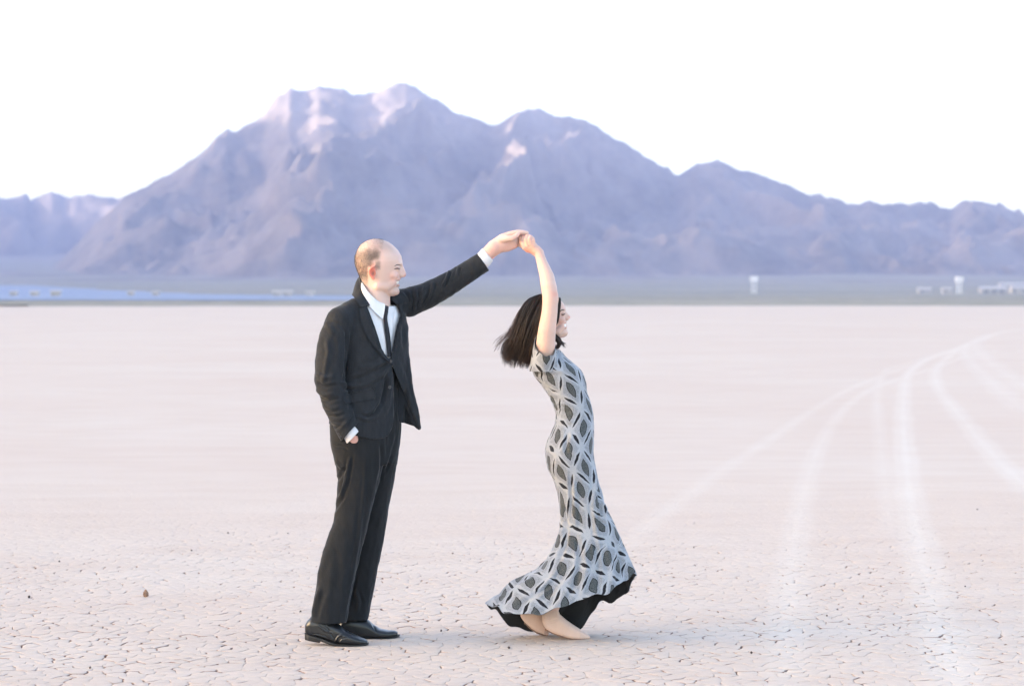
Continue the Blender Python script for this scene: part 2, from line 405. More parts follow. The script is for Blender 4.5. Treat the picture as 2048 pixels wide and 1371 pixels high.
# ------------------------------------------------------------------ small things on the lake bed
M_CLOD = None
def mat_clod():
    b = NB('clod'); n = b.noise(b.objc(), 160.0, 5, 0.7); b.bsdf(Base_Color=b.mix(b.mapr(n, 0.35, 0.65), (0.16, 0.085, 0.05), (0.34, 0.22, 0.15)), Roughness=0.95); b.bump(n, 0.6, 0.004); return b.m
def mat_pebble():
    b = NB('pebble'); n = b.noise(b.objc(), 220.0, 3, 0.6); b.bsdf(Base_Color=b.mix(n, (0.03, 0.022, 0.022), (0.10, 0.07, 0.06)), Roughness=0.8); return b.m
M_CLOD = mat_clod(); M_PEB = mat_pebble()
def rock(name, px, py, w_, h_, mat, seed, **kw):
    rg = np.random.RandomState(seed); n, m = 14, 9
    x0, y0 = gnd(px, py)
    V = []
    for j in range(m+1):
        ph = math.pi*j/m
        for i in range(n): a = 2*math.pi*i/n; V.append((math.sin(ph)*math.cos(a), math.sin(ph)*math.sin(a), math.cos(ph)))
    V = np.array(V); nz = noise2(V[:,0]*1.9+seed*3.1, V[:,1]*1.9+V[:,2]*1.7, seed)+0.5*noise2(V[:,0]*4+seed, V[:,2]*4+V[:,1]*3, seed+4)
    V = V*(1+0.42*nz)[:, None]*np.array([w_/2, w_/2*0.85, h_/2]); V[:,2] -= V[:,2].min()+0.12*h_
    i = np.arange(m)[:, None]*n+np.arange(n)[None, :]; k = np.arange(m)[:, None]*n+(np.arange(n)[None, :]+1) % n
    Q = np.stack([i, i+n, k+n, k], -1).reshape(-1, 4)
    o = obj_np(name, V, Q, mat, smooth=False, **kw); o.location = (x0, y0, 0.0); o.rotation_euler.z = rg.rand()*6.28
    return o
rock('mud_clod', 290, 1193, 0.026, 0.036, M_CLOD, 3, label='small upright brown clod of dried mud left of the man', cat='clod')
rock('pebble', 56, 1195, 0.015, 0.013, M_PEB, 8, label='dark pebble on the mud nearest the lower left edge', cat='pebble')
for k, (px, py, where) in enumerate([(575,1067,'just left of the man at knee height in the picture'),(455,1066,'well left of the man, level with his knees'),(600,1224,'just left of the turn-up of his nearer trouser leg'),(117,1123,'farthest left, above and right of the leftmost pebble'),
        (382,1101,'up and right of the brown clod'),(550,1291,'lower left of his nearer heel'),(178,1336,'at the bottom left corner of the picture'),(1956,1019,'farthest back near the right edge'),(1932,1173,'beside the broad pale tyre track at the right'),
        (1504,1306,'right of the boots, close to the bottom edge'),(1388,1095,'right of the skirt, level with its flare'),(1655,1232,'between the two pale tyre tracks at the lower right'),(905,1107,'between the man and the skirt'),(882,1262,'midway between his toe and her boots'),(1018,1296,'below the trailing hem of the skirt')]):
    rock('pebble', px, py, 0.008+0.005*((k*7) % 5)/5, 0.008+0.003*((k*3) % 4)/4, M_PEB, 20+k, label='tiny dark pebble '+where, cat='pebble', group='tiny pebbles scattered on the mud')

# ------------------------------------------------------------------ far plain: solar field, cabins, masts, sheds
def gz(x, y): return float(bajada(np.hypot(x, y)))+0.6
def boxes(L):
    """L of (cx, cy, cz, sx, sy, sz) -> verts, quads"""
    V = []; Q = []
    for k, (x, y, z, a, b, c) in enumerate(L):
        for i in (-1, 1):
            for j in (-1, 1):
                for l in (-1, 1): V.append((x+i*a/2, y+j*b/2, z+l*c/2))
        o = 8*k; Q += [(o,o+1,o+3,o+2),(o+4,o+6,o+7,o+5),(o,o+4,o+5,o+1),(o+2,o+3,o+7,o+6),(o,o+2,o+6,o+4),(o+1,o+5,o+7,o+3)]
    return np.array(V, float), np.array(Q)
def mat_solar():
    b = NB('photovoltaic_glass'); n = b.noise(b.mapping(b.pos(), (0.3, 0.3, 0.3)), 1.0, 2)
    b.bsdf(Base_Color=b.mix(n, (0.21, 0.255, 0.36), (0.25, 0.29, 0.40)), Roughness=0.55); b.b.inputs['Specular IOR Level'].default_value = 0.25; return b.m
M_SOLAR = mat_solar(); M_STEEL = simple_mat('galvanised_steel', (0.45, 0.46, 0.48), 0.5); M_WHITE = simple_mat('white_painted_metal', (0.44, 0.42, 0.41), 0.5)
M_MAST = simple_mat('white_mast_paint', (0.80, 0.79, 0.78), 0.5); M_ROOF = simple_mat('pale_sheet_roof', (0.50, 0.46, 0.44), 0.5); M_DOOR = simple_mat('grey_door', (0.25, 0.26, 0.28), 0.6)
V = []; Q = []
rg = np.random.RandomState(2)
for j, y in enumerate(np.concatenate([np.arange(585, 1100, 9.0), np.arange(1100, 3100, 15.0)])):
    xr = (652-1024)/F_PX*y if y < 1000 else (np.interp(y, [1000, 1500, 2300, 3100], [640, 330, 170, 60])-1024)/F_PX*y
    xl = (-420-1024)/F_PX*y
    for x in np.arange(xl, xr, 24.0):
        if rg.rand() < 0.03: continue
        z = gz(x, y)-0.25; w_ = 22.5; o = len(V); c, s_ = 3.4*math.cos(0.24), 3.4*math.sin(0.24)
        for (yy, zz) in ((y, z+0.45), (y+c, z+0.45+s_)):
            V += [(x, yy, zz), (x+w_, yy, zz), (x, yy, zz-0.08), (x+w_, yy, zz-0.08)]
        Q += [(o, o+1, o+5, o+4), (o+2, o+6, o+7, o+3), (o, o+2, o+3, o+1), (o+4, o+5, o+7, o+6), (o, o+4, o+6, o+2), (o+1, o+3, o+7, o+5)]
        for fx in (0.2, 0.8):      # posts
            o = len(V); xx = x+w_*fx; yy = y+c*0.5; h = 0.7+s_*0.5-0.1
            V += [(xx, yy, z-0.5), (xx+0.18, yy, z-0.5), (xx+0.18, yy+0.18, z-0.5), (xx, yy+0.18, z-0.5), (xx, yy, z+h), (xx+0.18, yy, z+h), (xx+0.18, yy+0.18, z+h), (xx, yy+0.18, z+h)]
            Q += [(o, o+1, o+5, o+4), (o+1, o+2, o+6, o+5), (o+2, o+3, o+7, o+6), (o+3, o, o+4, o+7)]
obj_np('solar_field', np.array(V, float), np.array(Q), M_SOLAR, smooth=False, kind='stuff', label='long blue band of solar panel rows on the far left plain')
def empty(name, loc, **kw):
    o = bpy.data.objects.new(name, None); o.location = loc; o.empty_display_size = 0.5; return put(o, **kw)
def shed(name, px, y, w_, dp, h, label, cat, roofm, gable=1.0, ndoor=1, nwin=2):
    x = (px-1024)/F_PX*y; z = gz(x, y)-0.3; e = empty(name, (x, y, z), label=label, cat=cat)
    Vb, Qb = boxes([(0, 0, h/2, w_, dp, h)]); obj_np('wall', Vb, Qb, M_WHITE, e, smooth=False)
    a, b = w_/2+0.35, dp/2+0.35
    Vr = np.array([(-a,-b,h),(a,-b,h),(a,b,h),(-a,b,h),(-a,0,h+gable),(a,0,h+gable),(-a,-b,h+0.15),(a,-b,h+0.15),(a,b,h+0.15),(-a,b,h+0.15),(-a,0,h+gable+0.15),(a,0,h+gable+0.15)], float)
    Vr[:,2] += 0.004
    obj_np('roof', Vr, [np.array([(0,3,2,1),(6,7,11,10),(8,9,10,11),(0,1,7,6),(2,3,9,8)]), np.array([(7,8,11),(9,6,10),(1,2,8),(1,8,7),(3,0,6),(3,6,9)])], roofm, e, smooth=False)
    for k in range(ndoor):
        dx = -w_*0.3+k*w_*0.6/max(ndoor-1, 1) if ndoor > 1 else -w_*0.22
        Vd, Qd = boxes([(dx, -dp/2-0.03, min(h*0.4, 1.6), min(w_*0.16, 3.2), 0.06, min(h*0.8, 3.2))]); obj_np('door', Vd, Qd, M_DOOR, e, smooth=False)
    for k in range(nwin):
        wx = w_*(-0.05+0.45*(k+0.5)/nwin); Vd, Qd = boxes([(wx, -dp/2-0.02, h*0.62, w_*0.08, 0.05, h*0.22)]); obj_np('window', Vd, Qd, M_SOLAR, e, smooth=False)
for k, (px, y, lab) in enumerate([(555,760,'leftmost of the three bright white cabins at the right end of the solar field'),(575.5,770,'middle of the three bright white cabins at the right end of the solar field'),(620,850,'rightmost bright white cabin at the end of the solar field, behind the shoulder'),
        (28,900,'pale cabin among the solar panels at the far left edge'),(70,820,'pale cabin among the solar panels, second from the left edge'),(112,700,'pale cabin low in front of the solar panels near the left edge'),(262,980,'pale cabin in the middle of the solar band, left one of a pair'),(312,960,'pale cabin in the middle of the solar band, right one of a pair')]):
    shed('equipment_cabin', px, y, 2.6, 2.4, 2.6, lab, 'cabin', M_ROOF, 0.3, 1, 0)
shed('shed', 1848, 1900, 10, 8, 3.2, 'small white shed left of the right-hand mast', 'shed', M_ROOF, 1.2, 1, 2)
shed('shed', 1893, 1880, 7, 7, 3.4, 'narrow white shed just left of the right-hand mast', 'shed', M_ROOF, 1.0, 1, 1)
shed('warehouse', 1985, 1850, 20, 12, 3.6, 'long white warehouse at the right edge below the mountains', 'building', M_ROOF, 1.5, 3, 4)
shed('warehouse', 2036, 1830, 12, 10, 4.0, 'white warehouse cut by the right edge of the picture', 'building', M_ROOF, 1.4, 2, 2)
shed('warehouse', 2030, 2600, 34, 16, 5.0, 'pale far building above the warehouses at the right edge', 'building', M_ROOF, 1.5, 3, 4)
def mast(px, y, h, w_, label):
    x = (px-1024)/F_PX*y; z = gz(x, y)-0.4; e = empty('mast', (x, y, z), label=label, cat='mast')
    for sx in (-1, 1):
        for sy in (-1, 1):
            Vb, Qb = boxes([(sx*w_/2, sy*w_/2, h/2, 0.5, 0.5, h)]); obj_np('leg', Vb, Qb, M_MAST, e, smooth=False)
    L = []
    for k in range(int(h/2.2)):
        zz = 1.5+2.2*k
        L += [(0, -w_/2, zz, w_, 0.28, 0.28), (0, w_/2, zz, w_, 0.28, 0.28), (-w_/2, 0, zz, 0.28, w_, 0.28), (w_/2, 0, zz, 0.28, w_, 0.28)]
    for bx_ in L:
        Vb, Qb = boxes([(0, 0, 0)+bx_[3:]]); obj_np('brace', Vb, Qb, M_MAST, e, smooth=False).location = bx_[:3]
    Vb, Qb = boxes([(0, 0, h+1.9, w_*1.9, w_*1.9, 3.8)]); obj_np('tank', Vb, Qb, M_MAST, e, smooth=False)
mast(1508, 1850, 9.5, 2.8, 'pale mast with a boxy top standing alone right of the woman')
mast(1918, 1850, 9.0, 2.8, 'pale mast with a boxy top between the white sheds')
# ------------------------------------------------------------------ figure tools
# Figures are modelled in a metric local frame whose unit is 1/SP metre: x to the right, d away from the camera, v downwards.
Y0 = 10.85
SP = F_PX/Y0
V_GROUND = HOR+CAM_Z*SP
def LP(px, py, d):
    """a point read off the photograph, put at its own depth d"""
    k = 1+d/(SP*Y0); return (1024+(px-1024)*k, d, HOR+(py-HOR)*k)
def to_world(V):
    V = np.asarray(V, dtype=np.float64)
    return np.stack([(V[:,0]-1024)/SP, Y0+V[:,1]/SP, CAM_Z-(V[:,2]-HOR)/SP], 1)
def smin(a, b, k):
    if k <= 0: return np.minimum(a, b)
    h = np.maximum(k-np.abs(a-b), 0)/k
    return np.minimum(a, b)-h*h*h*k/6
class SDF:
    def __init__(s): s.ops = []
    def add(s, fn, lo, hi, k=4.0, mode='u'):
        s.ops.append((fn, np.array(lo, float)-k-14, np.array(hi, float)+k+14, k, mode)); return s
    def __call__(s, P):
        D = np.full(len(P), 60.0, dtype=np.float32)
        for fn, lo, hi, k, mode in s.ops:
            m = np.flatnonzero(((P > lo) & (P < hi)).all(1))
            if not len(m): continue
            q = fn(P[m]).astype(np.float32)
            if mode == 'u': D[m] = smin(D[m], q, k)
            elif mode == 's': D[m] = -smin(-D[m], q, k)      # subtract
            elif mode == 'i': D[m] = -smin(-D[m], -q, k)
            else: D[m] = D[m]+q                              # displace
        return D
    # --- primitives
    def chain(s, pts, k=4.0, mode='u', flat=None):
        """pts (px, py, d, r): tapered capsules through points read off the photograph"""
        C = [np.array(LP(p[0], p[1], p[2])) for p in pts]; R = [p[3] for p in pts]
        segs = list(zip(C[:-1], C[1:], R[:-1], R[1:]))
        def fn(P):
            out = None
            for a, b, ra, rb in segs:
                e = b-a; t = np.clip(((P-a)@e)/max(e@e, 1e-9), 0, 1)
                w = P-a-t[:, None]*e
                if flat is not None: w = w/np.array(flat)
                q = np.sqrt((w*w).sum(1))-(ra+(rb-ra)*t)
                out = q if out is None else np.minimum(out, q)
            return out
        A = np.array(C); r = max(R)*1.6
        return s.add(fn, A.min(0)-r, A.max(0)+r, k, mode)
    def ell(s, c, r, k=4.0, mode='u', rot=0.0, raw=False):
        c = np.array(c if raw else LP(*c)); r = np.array(r, float); cs, sn = math.cos(rot), math.sin(rot)
        def fn(P):
            w = P-c
            if rot: w = np.stack([w[:,0]*cs+w[:,2]*sn, w[:,1], -w[:,0]*sn+w[:,2]*cs], 1)
            k0 = np.sqrt(((w/r)**2).sum(1)); k1 = np.sqrt(((w/(r*r))**2).sum(1))+1e-9
            return k0*(k0-1)/k1
        m = r.max(); return s.add(fn, c-m, c+m, k, mode)
    def vstack(s, rows, n=2.2, alpha=0.0, k=6.0, mode='u', cap=True, taper=0.0):
        """rows (py, xl, xr, d, rd) by height; or with alpha: (py, cx, d, a, b) turned about the vertical"""
        rows = sorted(rows); A = []
        for r in rows:
            if alpha:
                x, d, v = LP(r[1], r[0], r[2]); A.append((v, x, d, r[3], r[4]))
            else:
                x, d, v = LP((r[1]+r[2])/2, r[0], r[3]); kk = 1+r[3]/(SP*Y0); A.append((v, x, d, (r[2]-r[1])/2*kk, r[4]))
        A = np.array(A, float); ca, sa = math.cos(alpha), math.sin(alpha)
        def fn(P):
            v = P[:,2]; cx = np.interp(v, A[:,0], A[:,1]); dc = np.interp(v, A[:,0], A[:,2])
            a = np.interp(v, A[:,0], A[:,3]); b = np.interp(v, A[:,0], A[:,4])
            x = P[:,0]-cx; d = P[:,1]-dc
            if alpha: x, d = x*ca+d*sa, -x*sa+d*ca
            if taper: d = d*(1+taper*np.clip(x/a, -1, 1))
            q = ((np.abs(x)/a)**n+(np.abs(d)/b)**n)**(1/n)
            D = (q-1)*np.minimum(a, b)
            if cap: D = np.maximum(D, np.maximum(A[0,0]-v, v-A[-1,0]))
            return D
        m = max(A[:,3].max(), A[:,4].max())
        lo = (A[:,1].min()-m, A[:,2].min()-m, A[0,0]); hi = (A[:,1].max()+m, A[:,2].max()+m, A[-1,0])
        return s.add(fn, lo, hi, k, mode)
    def xstack(s, rows, n=2.3, k=4.0, mode='u', flatbot=True):
        """rows (px, ytop, ybot, d, rd) by x: shoes"""
        A = []
        for r in sorted(rows):
            x, d, v0 = LP(r[0], r[1], r[3]); v1 = LP(r[0], r[2], r[3])[2]; A.append((x, d, (v0+v1)/2, (v1-v0)/2, r[4]))
        A = np.array(A)
        def fn(P):
            x = P[:,0]; dc = np.interp(x, A[:,0], A[:,1]); vc = np.interp(x, A[:,0], A[:,2])
            a = np.interp(x, A[:,0], A[:,3]); b = np.interp(x, A[:,0], A[:,4])
            v = (P[:,2]-vc)/a; dd = np.abs(P[:,1]-dc)/b
            nn = np.where(v > 0, 5.0, n) if flatbot else n
            q = (np.abs(v)**nn+dd**nn)**(1/nn)
            return np.maximum((q-1)*np.minimum(a, b), np.maximum(A[0,0]-x, x-A[-1,0]))
        lo = (A[0,0], (A[:,1]-A[:,4]).min(), (A[:,2]-A[:,3]).min()); hi = (A[-1,0], (A[:,1]+A[:,4]).max(), (A[:,2]+A[:,3]).max())
        return s.add(fn, lo, hi, k, mode)
    def prism(s, poly, d0, d1, k=1.5, mode='s'):
        """image-plane outline swept in depth from d0 to d1 (used to cut openings)"""
        q = np.array(poly, float); n = len(q)
        def fn(P):
            x = P[:,0]; v = P[:,2]; dist = np.full(len(P), 1e9); ins = np.zeros(len(P), bool)
            for i in range(n):
                a = q[i]; b = q[(i+1) % n]; e = b-a
                wx = x-a[0]; wv = v-a[1]; t = np.clip((wx*e[0]+wv*e[1])/max(e@e, 1e-9), 0, 1)
                dist = np.minimum(dist, (wx-t*e[0])**2+(wv-t*e[1])**2)
                if abs(e[1]) > 1e-9:
                    c = ((a[1] > v) != (b[1] > v)) & (x < (e[0]*(v-a[1])/e[1]+a[0])); ins ^= c
            D = np.sqrt(dist); D = np.where(ins, -D, D)
            return np.maximum(D, np.maximum(d0-P[:,1], P[:,1]-d1))
        lo = (q[:,0].min(), d0, q[:,1].min()); hi = (q[:,0].max(), d1, q[:,1].max())
        return s.add(fn, lo, hi, k, mode)
    def half(s, p, nrm, lo, hi, k=1.0):
        """cut away everything beyond the plane, inside a box"""
        p = np.array(p, float); nrm = np.array(nrm, float); nrm /= np.linalg.norm(nrm)
        lo = np.array(lo, float); hi = np.array(hi, float)
        def fn(P):
            b = np.maximum(np.maximum(lo-P, P-hi).max(1), -1e9)
            return np.maximum(-((P-p)@nrm), b)
        return s.add(fn, lo, hi, k, 's')

def surfnet(f, lo, hi, h):
    lo = np.array(lo, float); hi = np.array(hi, float); B = 8
    nb = np.ceil((hi-lo)/(h*B)).astype(int); n = nb*B
    bc = [lo[i]+(np.arange(nb[i])+0.5)*B*h for i in range(3)]
    G = np.stack(np.meshgrid(*bc, indexing='ij'), -1).reshape(-1, 3)
    Dc = f(G)
    D = np.repeat(np.repeat(np.repeat(np.where(Dc < 0, -9., 9.).astype(np.float32).reshape(nb), B, 0), B, 1), B, 2)
    act = np.flatnonzero(np.abs(Dc) < B*h*0.87*1.5+2)
    o = np.stack(np.meshgrid(*[np.arange(B)]*3, indexing='ij'), -1).reshape(-1, 3)
    bi = np.stack(np.unravel_index(act, nb), 1)*B
    for c in range(0, len(bi), 3000):
        I = (bi[c:c+3000, None, :]+o[None]).reshape(-1, 3)
        D[I[:,0], I[:,1], I[:,2]] = f(lo+I*h)
    S = D < 0
    cs = S[:-1,:-1,:-1].astype(np.int8)
    acc = np.zeros_like(cs)
    for a in (0, 1):
        for b in (0, 1):
            for c in (0, 1):
                acc += S[a:n[0]-1+a, b:n[1]-1+b, c:n[2]-1+c]
    cells = np.argwhere((acc > 0) & (acc < 8)); del acc, cs
    ids = np.full((n[0]-1, n[1]-1, n[2]-1), -1, np.int32); ids[cells[:,0], cells[:,1], cells[:,2]] = np.arange(len(cells))
    cor = np.array([(a, b, c) for a in (0,1) for b in (0,1) for c in (0,1)])
    val = np.stack([D[cells[:,0]+a, cells[:,1]+b, cells[:,2]+c] for a, b, c in cor], 1)
    acc = np.zeros((len(cells), 3)); cnt = np.zeros(len(cells))
    for i in range(8):
        for j in range(i+1, 8):
            if np.abs(cor[i]-cor[j]).sum() != 1: continue
            a = val[:, i]; b = val[:, j]; m = (a < 0) != (b < 0)
            t = np.where(m, a/np.where(m, a-b, 1), 0)
            acc[m] += (cor[i]+t[:, None]*(cor[j]-cor[i]))[m]; cnt[m] += 1
    V = lo+(cells+acc/np.maximum(cnt, 1)[:, None])*h
    quads = []
    for ax in range(3):
        sl0 = [slice(0, n[i]-1) for i in range(3)]; sl1 = list(sl0); sl1[ax] = slice(1, n[ax])
        s0 = S[tuple(sl0)]; s1 = S[tuple(sl1)]
        E = np.argwhere(s0 != s1); u, w = [i for i in range(3) if i != ax]
        E = E[(E[:, u] > 0) & (E[:, w] > 0)]
        fl = s0[E[:,0], E[:,1], E[:,2]]
        def idx(du, dw):
            q = E.copy(); q[:, u] -= du; q[:, w] -= dw; return ids[q[:,0], q[:,1], q[:,2]]
        Q = np.stack([idx(1,1), idx(0,1), idx(0,0), idx(1,0)], 1)
        flip = fl if ax != 1 else ~fl
        Q[~flip] = Q[~flip][:, ::-1]
        quads.append(Q)
    Q = np.concatenate(quads); Q = Q[(Q >= 0).all(1)]
    return V, Q[:, ::-1]          # the local frame is left-handed (v points down)

def vnormals(V, Q):
    """outward normals in the local frame"""
    a, b, c, d = (V[Q[:, i]] for i in range(4))
    fn = -np.cross(c-a, d-b)
    N = np.zeros_like(V)
    for i in range(4): np.add.at(N, Q[:, i], fn)
    return N/(np.linalg.norm(N, axis=1, keepdims=True)+1e-9)

def laplace(V, Q, it=1, lam=0.5):
    for _ in range(it):
        S = np.zeros_like(V); C = np.zeros(len(V))
        for i in range(4):
            a = Q[:, i]; b = Q[:, (i+1) % 4]
            np.add.at(S, a, V[b]); np.add.at(C, a, 1); np.add.at(S, b, V[a]); np.add.at(C, b, 1)
        V = V+lam*(S/np.maximum(C, 1)[:, None]-V)
    return V

def strokes(V, N, S, facing=True):
    """fold lines: each (points in image plane, half width, height): ridges > 0, valleys < 0"""
    w0 = sstep(-0.25, 0.25, -N[:,1]) if facing else np.ones(len(V))
    disp = np.zeros(len(V))
    for pts, hw, amp in S:
        p = np.array(pts, float); lo = p.min(0)-3*hw; hi = p.max(0)+3*hw
        m = np.flatnonzero((V[:,0] > lo[0]) & (V[:,0] < hi[0]) & (V[:,2] > lo[1]) & (V[:,2] < hi[1]))
        if not len(m): continue
        x = V[m, 0]; v = V[m, 2]; best = np.full(len(m), 1e9); bt = np.zeros(len(m)); bs = np.zeros(len(m))
        seg = np.linalg.norm(np.diff(p, axis=0), axis=1); cum = np.concatenate([[0], np.cumsum(seg)]); tot = cum[-1]
        for i in range(len(p)-1):
            e = p[i+1]-p[i]; wx = x-p[i,0]; wv = v-p[i,1]; t = np.clip((wx*e[0]+wv*e[1])/(e@e), 0, 1)
            dd = (wx-t*e[0])**2+(wv-t*e[1])**2; sg = np.sign(wx*e[1]-wv*e[0])
            c = dd < best; best = np.where(c, dd, best); bt = np.where(c, (cum[i]+t*seg[i])/tot, bt); bs = np.where(c, sg, bs)
        s_ = np.sqrt(best)/hw
        prof = np.exp(-s_*s_*1.6)-0.35*np.exp(-((s_-1.5)**2)*3.0)
        end = sstep(-0.02, 0.22, bt)*sstep(-0.02, 0.22, 1-bt)
        disp[m] += amp*prof*end
    return V+N*(disp*w0)[:, None]

class Depth:
    """front surface of some meshes, to lay trim on them"""
    def __init__(s, Vs, cell=3.0):
        V = np.concatenate(Vs); s.o = V[:, [0, 2]].min(0)-cell*3; s.c = cell
        n = np.ceil((V[:, [0, 2]].max(0)+cell*3-s.o)/cell).astype(int)+1
        G = np.full(n, 1e3); i = np.floor((V[:, [0, 2]]-s.o)/cell).astype(int)
        np.minimum.at(G, (i[:,0], i[:,1]), V[:,1])
        for _ in range(6):   # fill pinholes and the outside
            bad = G > 500
            if not bad.any(): break
            P = np.pad(G, 1, constant_values=1e3); acc = np.zeros_like(G); cnt = np.zeros_like(G)
            for a in (0,1,2):
                for b in (0,1,2):
                    q = P[a:a+n[0], b:b+n[1]]; ok = q < 500; acc += np.where(ok, q, 0); cnt += ok
            G = np.where(bad & (cnt > 0), acc/np.maximum(cnt, 1), G)
        P = np.pad(G, 1, mode='edge'); s.G = sum(P[a:a+n[0], b:b+n[1]] for a in (0,1,2) for b in (0,1,2))/9
    def __call__(s, x, v):
        fx = (np.asarray(x)-s.o[0])/s.c-0.5; fv = (np.asarray(v)-s.o[1])/s.c-0.5
        fx = np.clip(fx, 0, s.G.shape[0]-1.01); fv = np.clip(fv, 0, s.G.shape[1]-1.01)
        i = fx.astype(int); j = fv.astype(int); a = fx-i; b = fv-j
        return (s.G[i,j]*(1-a)*(1-b)+s.G[i+1,j]*a*(1-b)+s.G[i,j+1]*(1-a)*b+s.G[i+1,j+1]*a*b)

def resample(p, n):
    p = np.array(p, float); seg = np.linalg.norm(np.diff(p, axis=0), axis=1); c = np.concatenate([[0], np.cumsum(seg)])
    t = np.linspace(0, c[-1], n); return np.stack([np.interp(t, c, p[:, i]) for i in range(p.shape[1])], 1)
def smooth_line(p, n):
    p = np.array(p, float); m = len(p); t = np.linspace(0, m-1, n); i = np.minimum(t.astype(int), m-2); f = (t-i)[:, None]
    q = np.concatenate([[2*p[0]-p[1]], p, [2*p[-1]-p[-2]]])
    a, b, c, d = q[i], q[i+1], q[i+2], q[i+3]
    return resample(0.5*((2*b)+(-a+c)*f+(2*a-5*b+4*c-d)*f*f+(-a+3*b-3*c+d)*f**3), n)
def slab(F, Bk):
    """closed sheet from a front grid and a back grid (rows, cols, 3)"""
    r, c = F.shape[:2]; V = np.concatenate([F.reshape(-1, 3), Bk.reshape(-1, 3)]); o = r*c
    q = gridq(r, c); Q = [q, q[:, ::-1]+o]
    def rim(ix): ix = np.array(ix); Q.append(np.stack([ix[:-1], ix[:-1]+o, ix[1:]+o, ix[1:]], 1))
    rim(list(range(c))[::-1]); rim([(r-1)*c+i for i in range(c)]); rim([i*c for i in range(r)]); rim([i*c+c-1 for i in range(r)][::-1])
    return V, np.concatenate(Q)
def fix_wind(V, Q):
    """turn all faces of a closed local-frame mesh so they face outwards in the world"""
    W = to_world(V); a, b, c, d = (W[Q[:, i]] for i in range(4)); n = np.cross(c-a, d-b); ctr = W.mean(0)
    return Q if (n*((a+b+c+d)/4-ctr)).sum() > 0 else Q[:, ::-1]
def patch(name, left, right, dep, mat, parent, rows=28, cols=9, off=1.5, thick=2.0, bulge=0.0, edge=0.0, smooth=True):
    """trim laid on the surface: outline given by its two long edges in the image plane"""
    Lp = smooth_line(left, rows); Rp = smooth_line(right, rows); t = np.linspace(0, 1, cols)[None, :, None]
    G = Lp[:, None, :]*(1-t)+Rp[:, None, :]*t
    d = dep(G[..., 0], G[..., 1])-off-bulge*np.sin(np.pi*t[..., 0])-edge*(1-t[..., 0])
    F = np.stack([G[..., 0], d, G[..., 1]], -1); Bk = F.copy(); Bk[..., 1] += thick
    V, Q = slab(F, Bk); return obj_np(name, to_world(V), fix_wind(V, Q), mat, parent, smooth=smooth)
def tube(points, radii, sides=6):
    """points (n,3) local frame -> verts, quads"""
    P = np.asarray(points, float); n = len(P); T = np.gradient(P, axis=0); T /= np.linalg.norm(T, axis=1, keepdims=True)+1e-9
    up = np.array([0.13, 0.9, 0.31]); A = np.cross(T, up); A /= np.linalg.norm(A, axis=1, keepdims=True)+1e-9; Bn = np.cross(T, A)
    ph = np.arange(sides)/sides*2*np.pi; R = np.asarray(radii)[:, None, None]
    V = (P[:, None, :]+R*(A[:, None, :]*np.cos(ph)[None, :, None]+Bn[:, None, :]*np.sin(ph)[None, :, None])).reshape(-1, 3)
    i = np.arange(n-1)[:, None]*sides; j = np.arange(sides)[None, :]; k = (j+1) % sides
    Q = np.stack([i+j, i+k, i+sides+k, i+sides+j], -1).reshape(-1, 4)
    return V, Q
def tubes(name, lines, mat, parent, sides=4, **kw):
    Vs = []; Qs = []; o = 0
    for P, R in lines:
        V, Q = tube(P, R, sides); Vs.append(V); Qs.append(Q+o); o += len(V)
    return obj_np(name, to_world(np.concatenate(Vs)), np.concatenate(Qs), mat, parent, **kw)

# ------------------------------------------------------------------ figure materials
def mat_skin(name, base, deep):
    b = NB(name); p = b.pos()
    n = b.noise(p, 45.0, 4, 0.6)
    c = b.mix(b.mapr(n, 0.3, 0.7, 0, 0.25), base, deep)
    c = b.mix(b.attr('red'), c, (0.66, 0.17, 0.11))
    c = b.mix(b.attr('lip'), c, (0.52, 0.17, 0.15))
    c = b.mix(b.math('MULTIPLY', b.attr('stub'), b.mapr(b.noise(p, 800.0, 2, 0.7), 0.35, 0.65, 0.6, 1.0)), c, (0.045, 0.038, 0.033))
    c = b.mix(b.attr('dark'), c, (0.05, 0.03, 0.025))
    b.bsdf(Base_Color=c, Roughness=0.5, Subsurface_Weight=0.28, Subsurface_Scale=0.012)
    b.b.inputs['Subsurface Radius'].default_value = (1.0, 0.36, 0.22); b.b.inputs['Specular IOR Level'].default_value = 0.35
    b.bump(b.noise(p, 700.0, 3, 0.6), 0.08, 0.001); return b.m
def mat_cloth(name, col, col2, weave=900.0, rough=0.9, sheen=0.10, plaid=True):
    b = NB(name); p = b.objc()
    sx = b.n('SeparateXYZ', {0: p})
    n = b.noise(b.mapping(p, (40, 40, 16)), 1.0, 5, 0.6)
    c = b.mix(b.mapr(n, 0.25, 0.8), col, col2)
    if plaid:
        w1 = b.math('SINE', b.math('MULTIPLY', sx.outputs['Z'], 760.0)); w2 = b.math('SINE', b.math('MULTIPLY', b.math('ADD', sx.outputs['X'], sx.outputs['Y']), 760.0))
        c = b.mix(b.mapr(b.math('MAXIMUM', w1, w2), 0.80, 1.0, 0, 0.22), c, tuple(min(1, 1.7*x) for x in col2))
    b.bsdf(Base_Color=c, Roughness=rough, Sheen_Weight=sheen, Sheen_Roughness=0.4)
    b.b.inputs['Specular IOR Level'].default_value = 0.25
    wv = b.noise(b.mapping(p, (weave, weave, weave)), 1.0, 2, 0.6)
    b.bump(b.math('ADD', b.math('MULTIPLY', wv, 0.35), b.noise(p, 24.0, 3, 0.55)), 0.22, 0.004); return b.m
M_SKIN_M = mat_skin('skin_fair', (0.66, 0.47, 0.405), (0.60, 0.37, 0.30))
M_SKIN_W = mat_skin('skin_light', (0.63, 0.43, 0.355), (0.57, 0.35, 0.27))
M_SUIT = mat_cloth('charcoal_wool', (0.012, 0.0132, 0.016), (0.023, 0.0255, 0.030))
